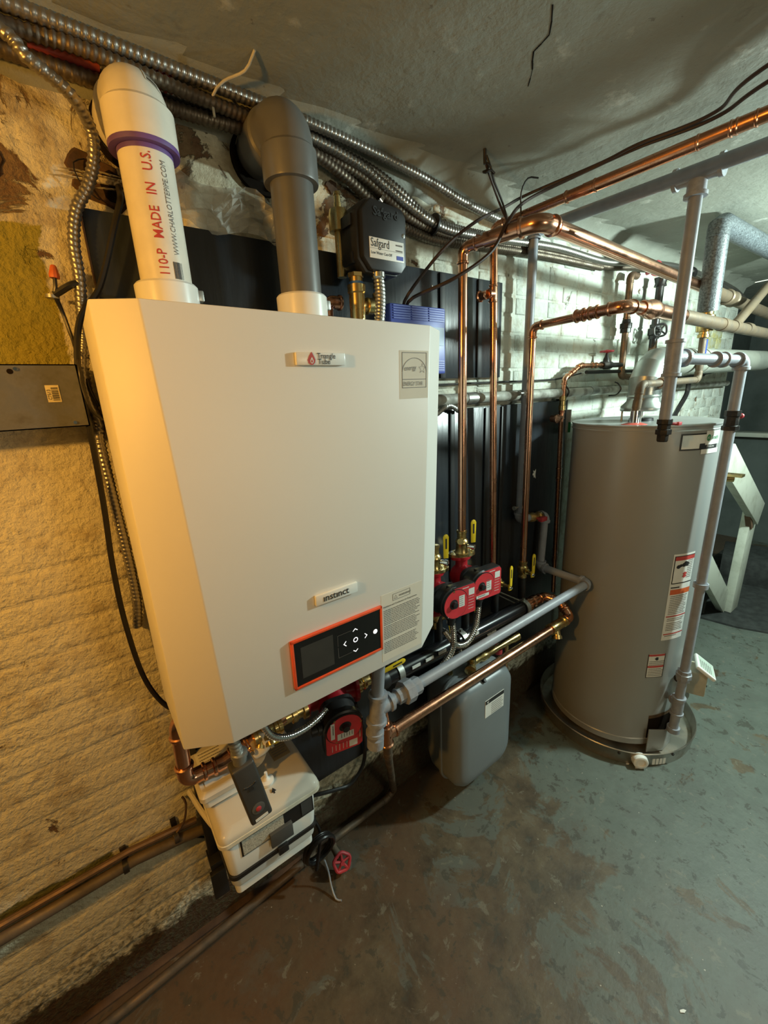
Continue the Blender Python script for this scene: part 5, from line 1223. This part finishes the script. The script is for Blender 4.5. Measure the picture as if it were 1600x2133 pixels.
cable('ceiling_wire', [(1.058,-.176,2.18),(1.075,-.18,2.15),(1.09,-.176,2.13),(1.14,-.17,2.085),(1.175,-.17,2.03)], .0028, blackcable, 'second twisted wire beside the ceiling hook')
cable('ceiling_wire', [(1.235,-.22,2.15),(1.20,-.21,2.145),(1.185,-.20,2.11),(1.20,-.19,2.06),(1.20,-.18,2.03)], .0024, blackcable, 'short curled wire rising over the bright copper elbow')
t = thing('ceiling_hook', (1.054,-.173,2.195), 'rusty hook and wire knot in the ceiling above copper elbow', 'hook')
build('shank', MB().cyl((1.054,-.173,2.195), (1.056,-.173,2.160), .0045, n=8), iron, t)
build('knot', MB().sweep(spl([(1.056,-.173,2.165),(1.064,-.179,2.158),(1.068,-.170,2.150),(1.058,-.166,2.146),(1.056,-.176,2.140),(1.068,-.182,2.146),(1.082,-.185,2.140)], .004), .0032, 8), iron, t)
cable('string', [(.414,-.165,2.194),(.405,-.13,2.178),(.375,-.09,2.172),(.355,-.075,2.150),(.353,-.075,2.115)], .0026, string, 'white string hanging from ceiling between the two vents')
cable('pull_cord', [(2.9,-.35,2.02),(3.1,-.45,2.06),(3.3,-.60,2.13),(3.5,-.8,2.19)], .002, string, 'pale cord slanting across to ceiling at right')
# loose clear sheeting behind the vents
mb = MB(); nx, nz = 16, 7
g_ = [[(.245+.30*i/nx, -.034-.012*sin(i*1.3+j)-.01*(j/nz), 1.925+.085*(j/nz)+.01*sin(i*.9)) for i in range(nx+1)] for j in range(nz+1)]
for j in range(nz):
    for i in range(nx): mb.quad(g_[j][i], g_[j][i+1], g_[j+1][i+1], g_[j+1][i])
tag(build('plastic_sheet', mb, film, smooth=80), 'crumpled clear plastic sheet on wall between the vents', 'sheet')

# ------------------------------------------------------------------ stairs and clutter beyond the heater
def plank(parent, a, b_, w_, th, mat=wood, name='board'):
    a = Vector(a); b_ = Vector(b_); d = (b_-a).normalized(); y = Vector((0,1,0)); s_ = d.cross(y).normalized()
    return build(name, MB().loft([[q-s_*w_/2-y*th/2, q+s_*w_/2-y*th/2, q+s_*w_/2+y*th/2, q-s_*w_/2+y*th/2] for q in (a, b_)]), mat, parent, bevel=.003)
tag(build('floor_shade_layer', MB().prism([(3.12,-.02),(3.20,-.50),(3.42,-1.0),(4.9,-1.25),(5.0,-.02)], (0,0,.0), (1,0,0), (0,1,0), (0,0,.012)), darkstuff), 'added dark layer putting shade on the floor under the staircase', 'sheet')  # dark layer added over the floor to deepen the gloom by the stairs
t = thing('staircase', (3.45,-.38,0), 'white painted wooden stair post and rails right of the heater', 'stairs')
plank(t, (3.44,-.40,.012), (3.47,-.40,.74), .15, .05, name='newel_post')
plank(t, (3.50,-.43,.70), (2.62,-.43,1.18), .15, .04, name='handrail')
plank(t, (3.40,-.37,.06), (2.45,-.37,.80), .14, .04, name='stringer')
build('split_end', MB().prism([(-.02,0),(.02,.01),(.10,-.10),(.08,-.11)], (3.33,-.435,.72), (1,0,0), (0,0,1), (0,.03,0)), rawwood, t)
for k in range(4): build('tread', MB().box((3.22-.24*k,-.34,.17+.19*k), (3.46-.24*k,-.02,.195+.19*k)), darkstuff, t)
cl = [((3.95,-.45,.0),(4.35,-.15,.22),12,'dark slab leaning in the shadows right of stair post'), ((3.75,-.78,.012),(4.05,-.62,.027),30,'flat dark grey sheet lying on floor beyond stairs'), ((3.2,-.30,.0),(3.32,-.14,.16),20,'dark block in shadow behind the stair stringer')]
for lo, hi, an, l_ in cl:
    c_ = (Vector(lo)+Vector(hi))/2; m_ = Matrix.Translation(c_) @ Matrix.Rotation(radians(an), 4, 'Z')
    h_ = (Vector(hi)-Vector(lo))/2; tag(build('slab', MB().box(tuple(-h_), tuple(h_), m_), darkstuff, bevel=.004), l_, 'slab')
tag(build('door_frame_post', MB().box((4.04,.02,0), (4.12,.10,2.195)), darkstuff), 'dark vertical post at the edge of white brick wall', 'post')
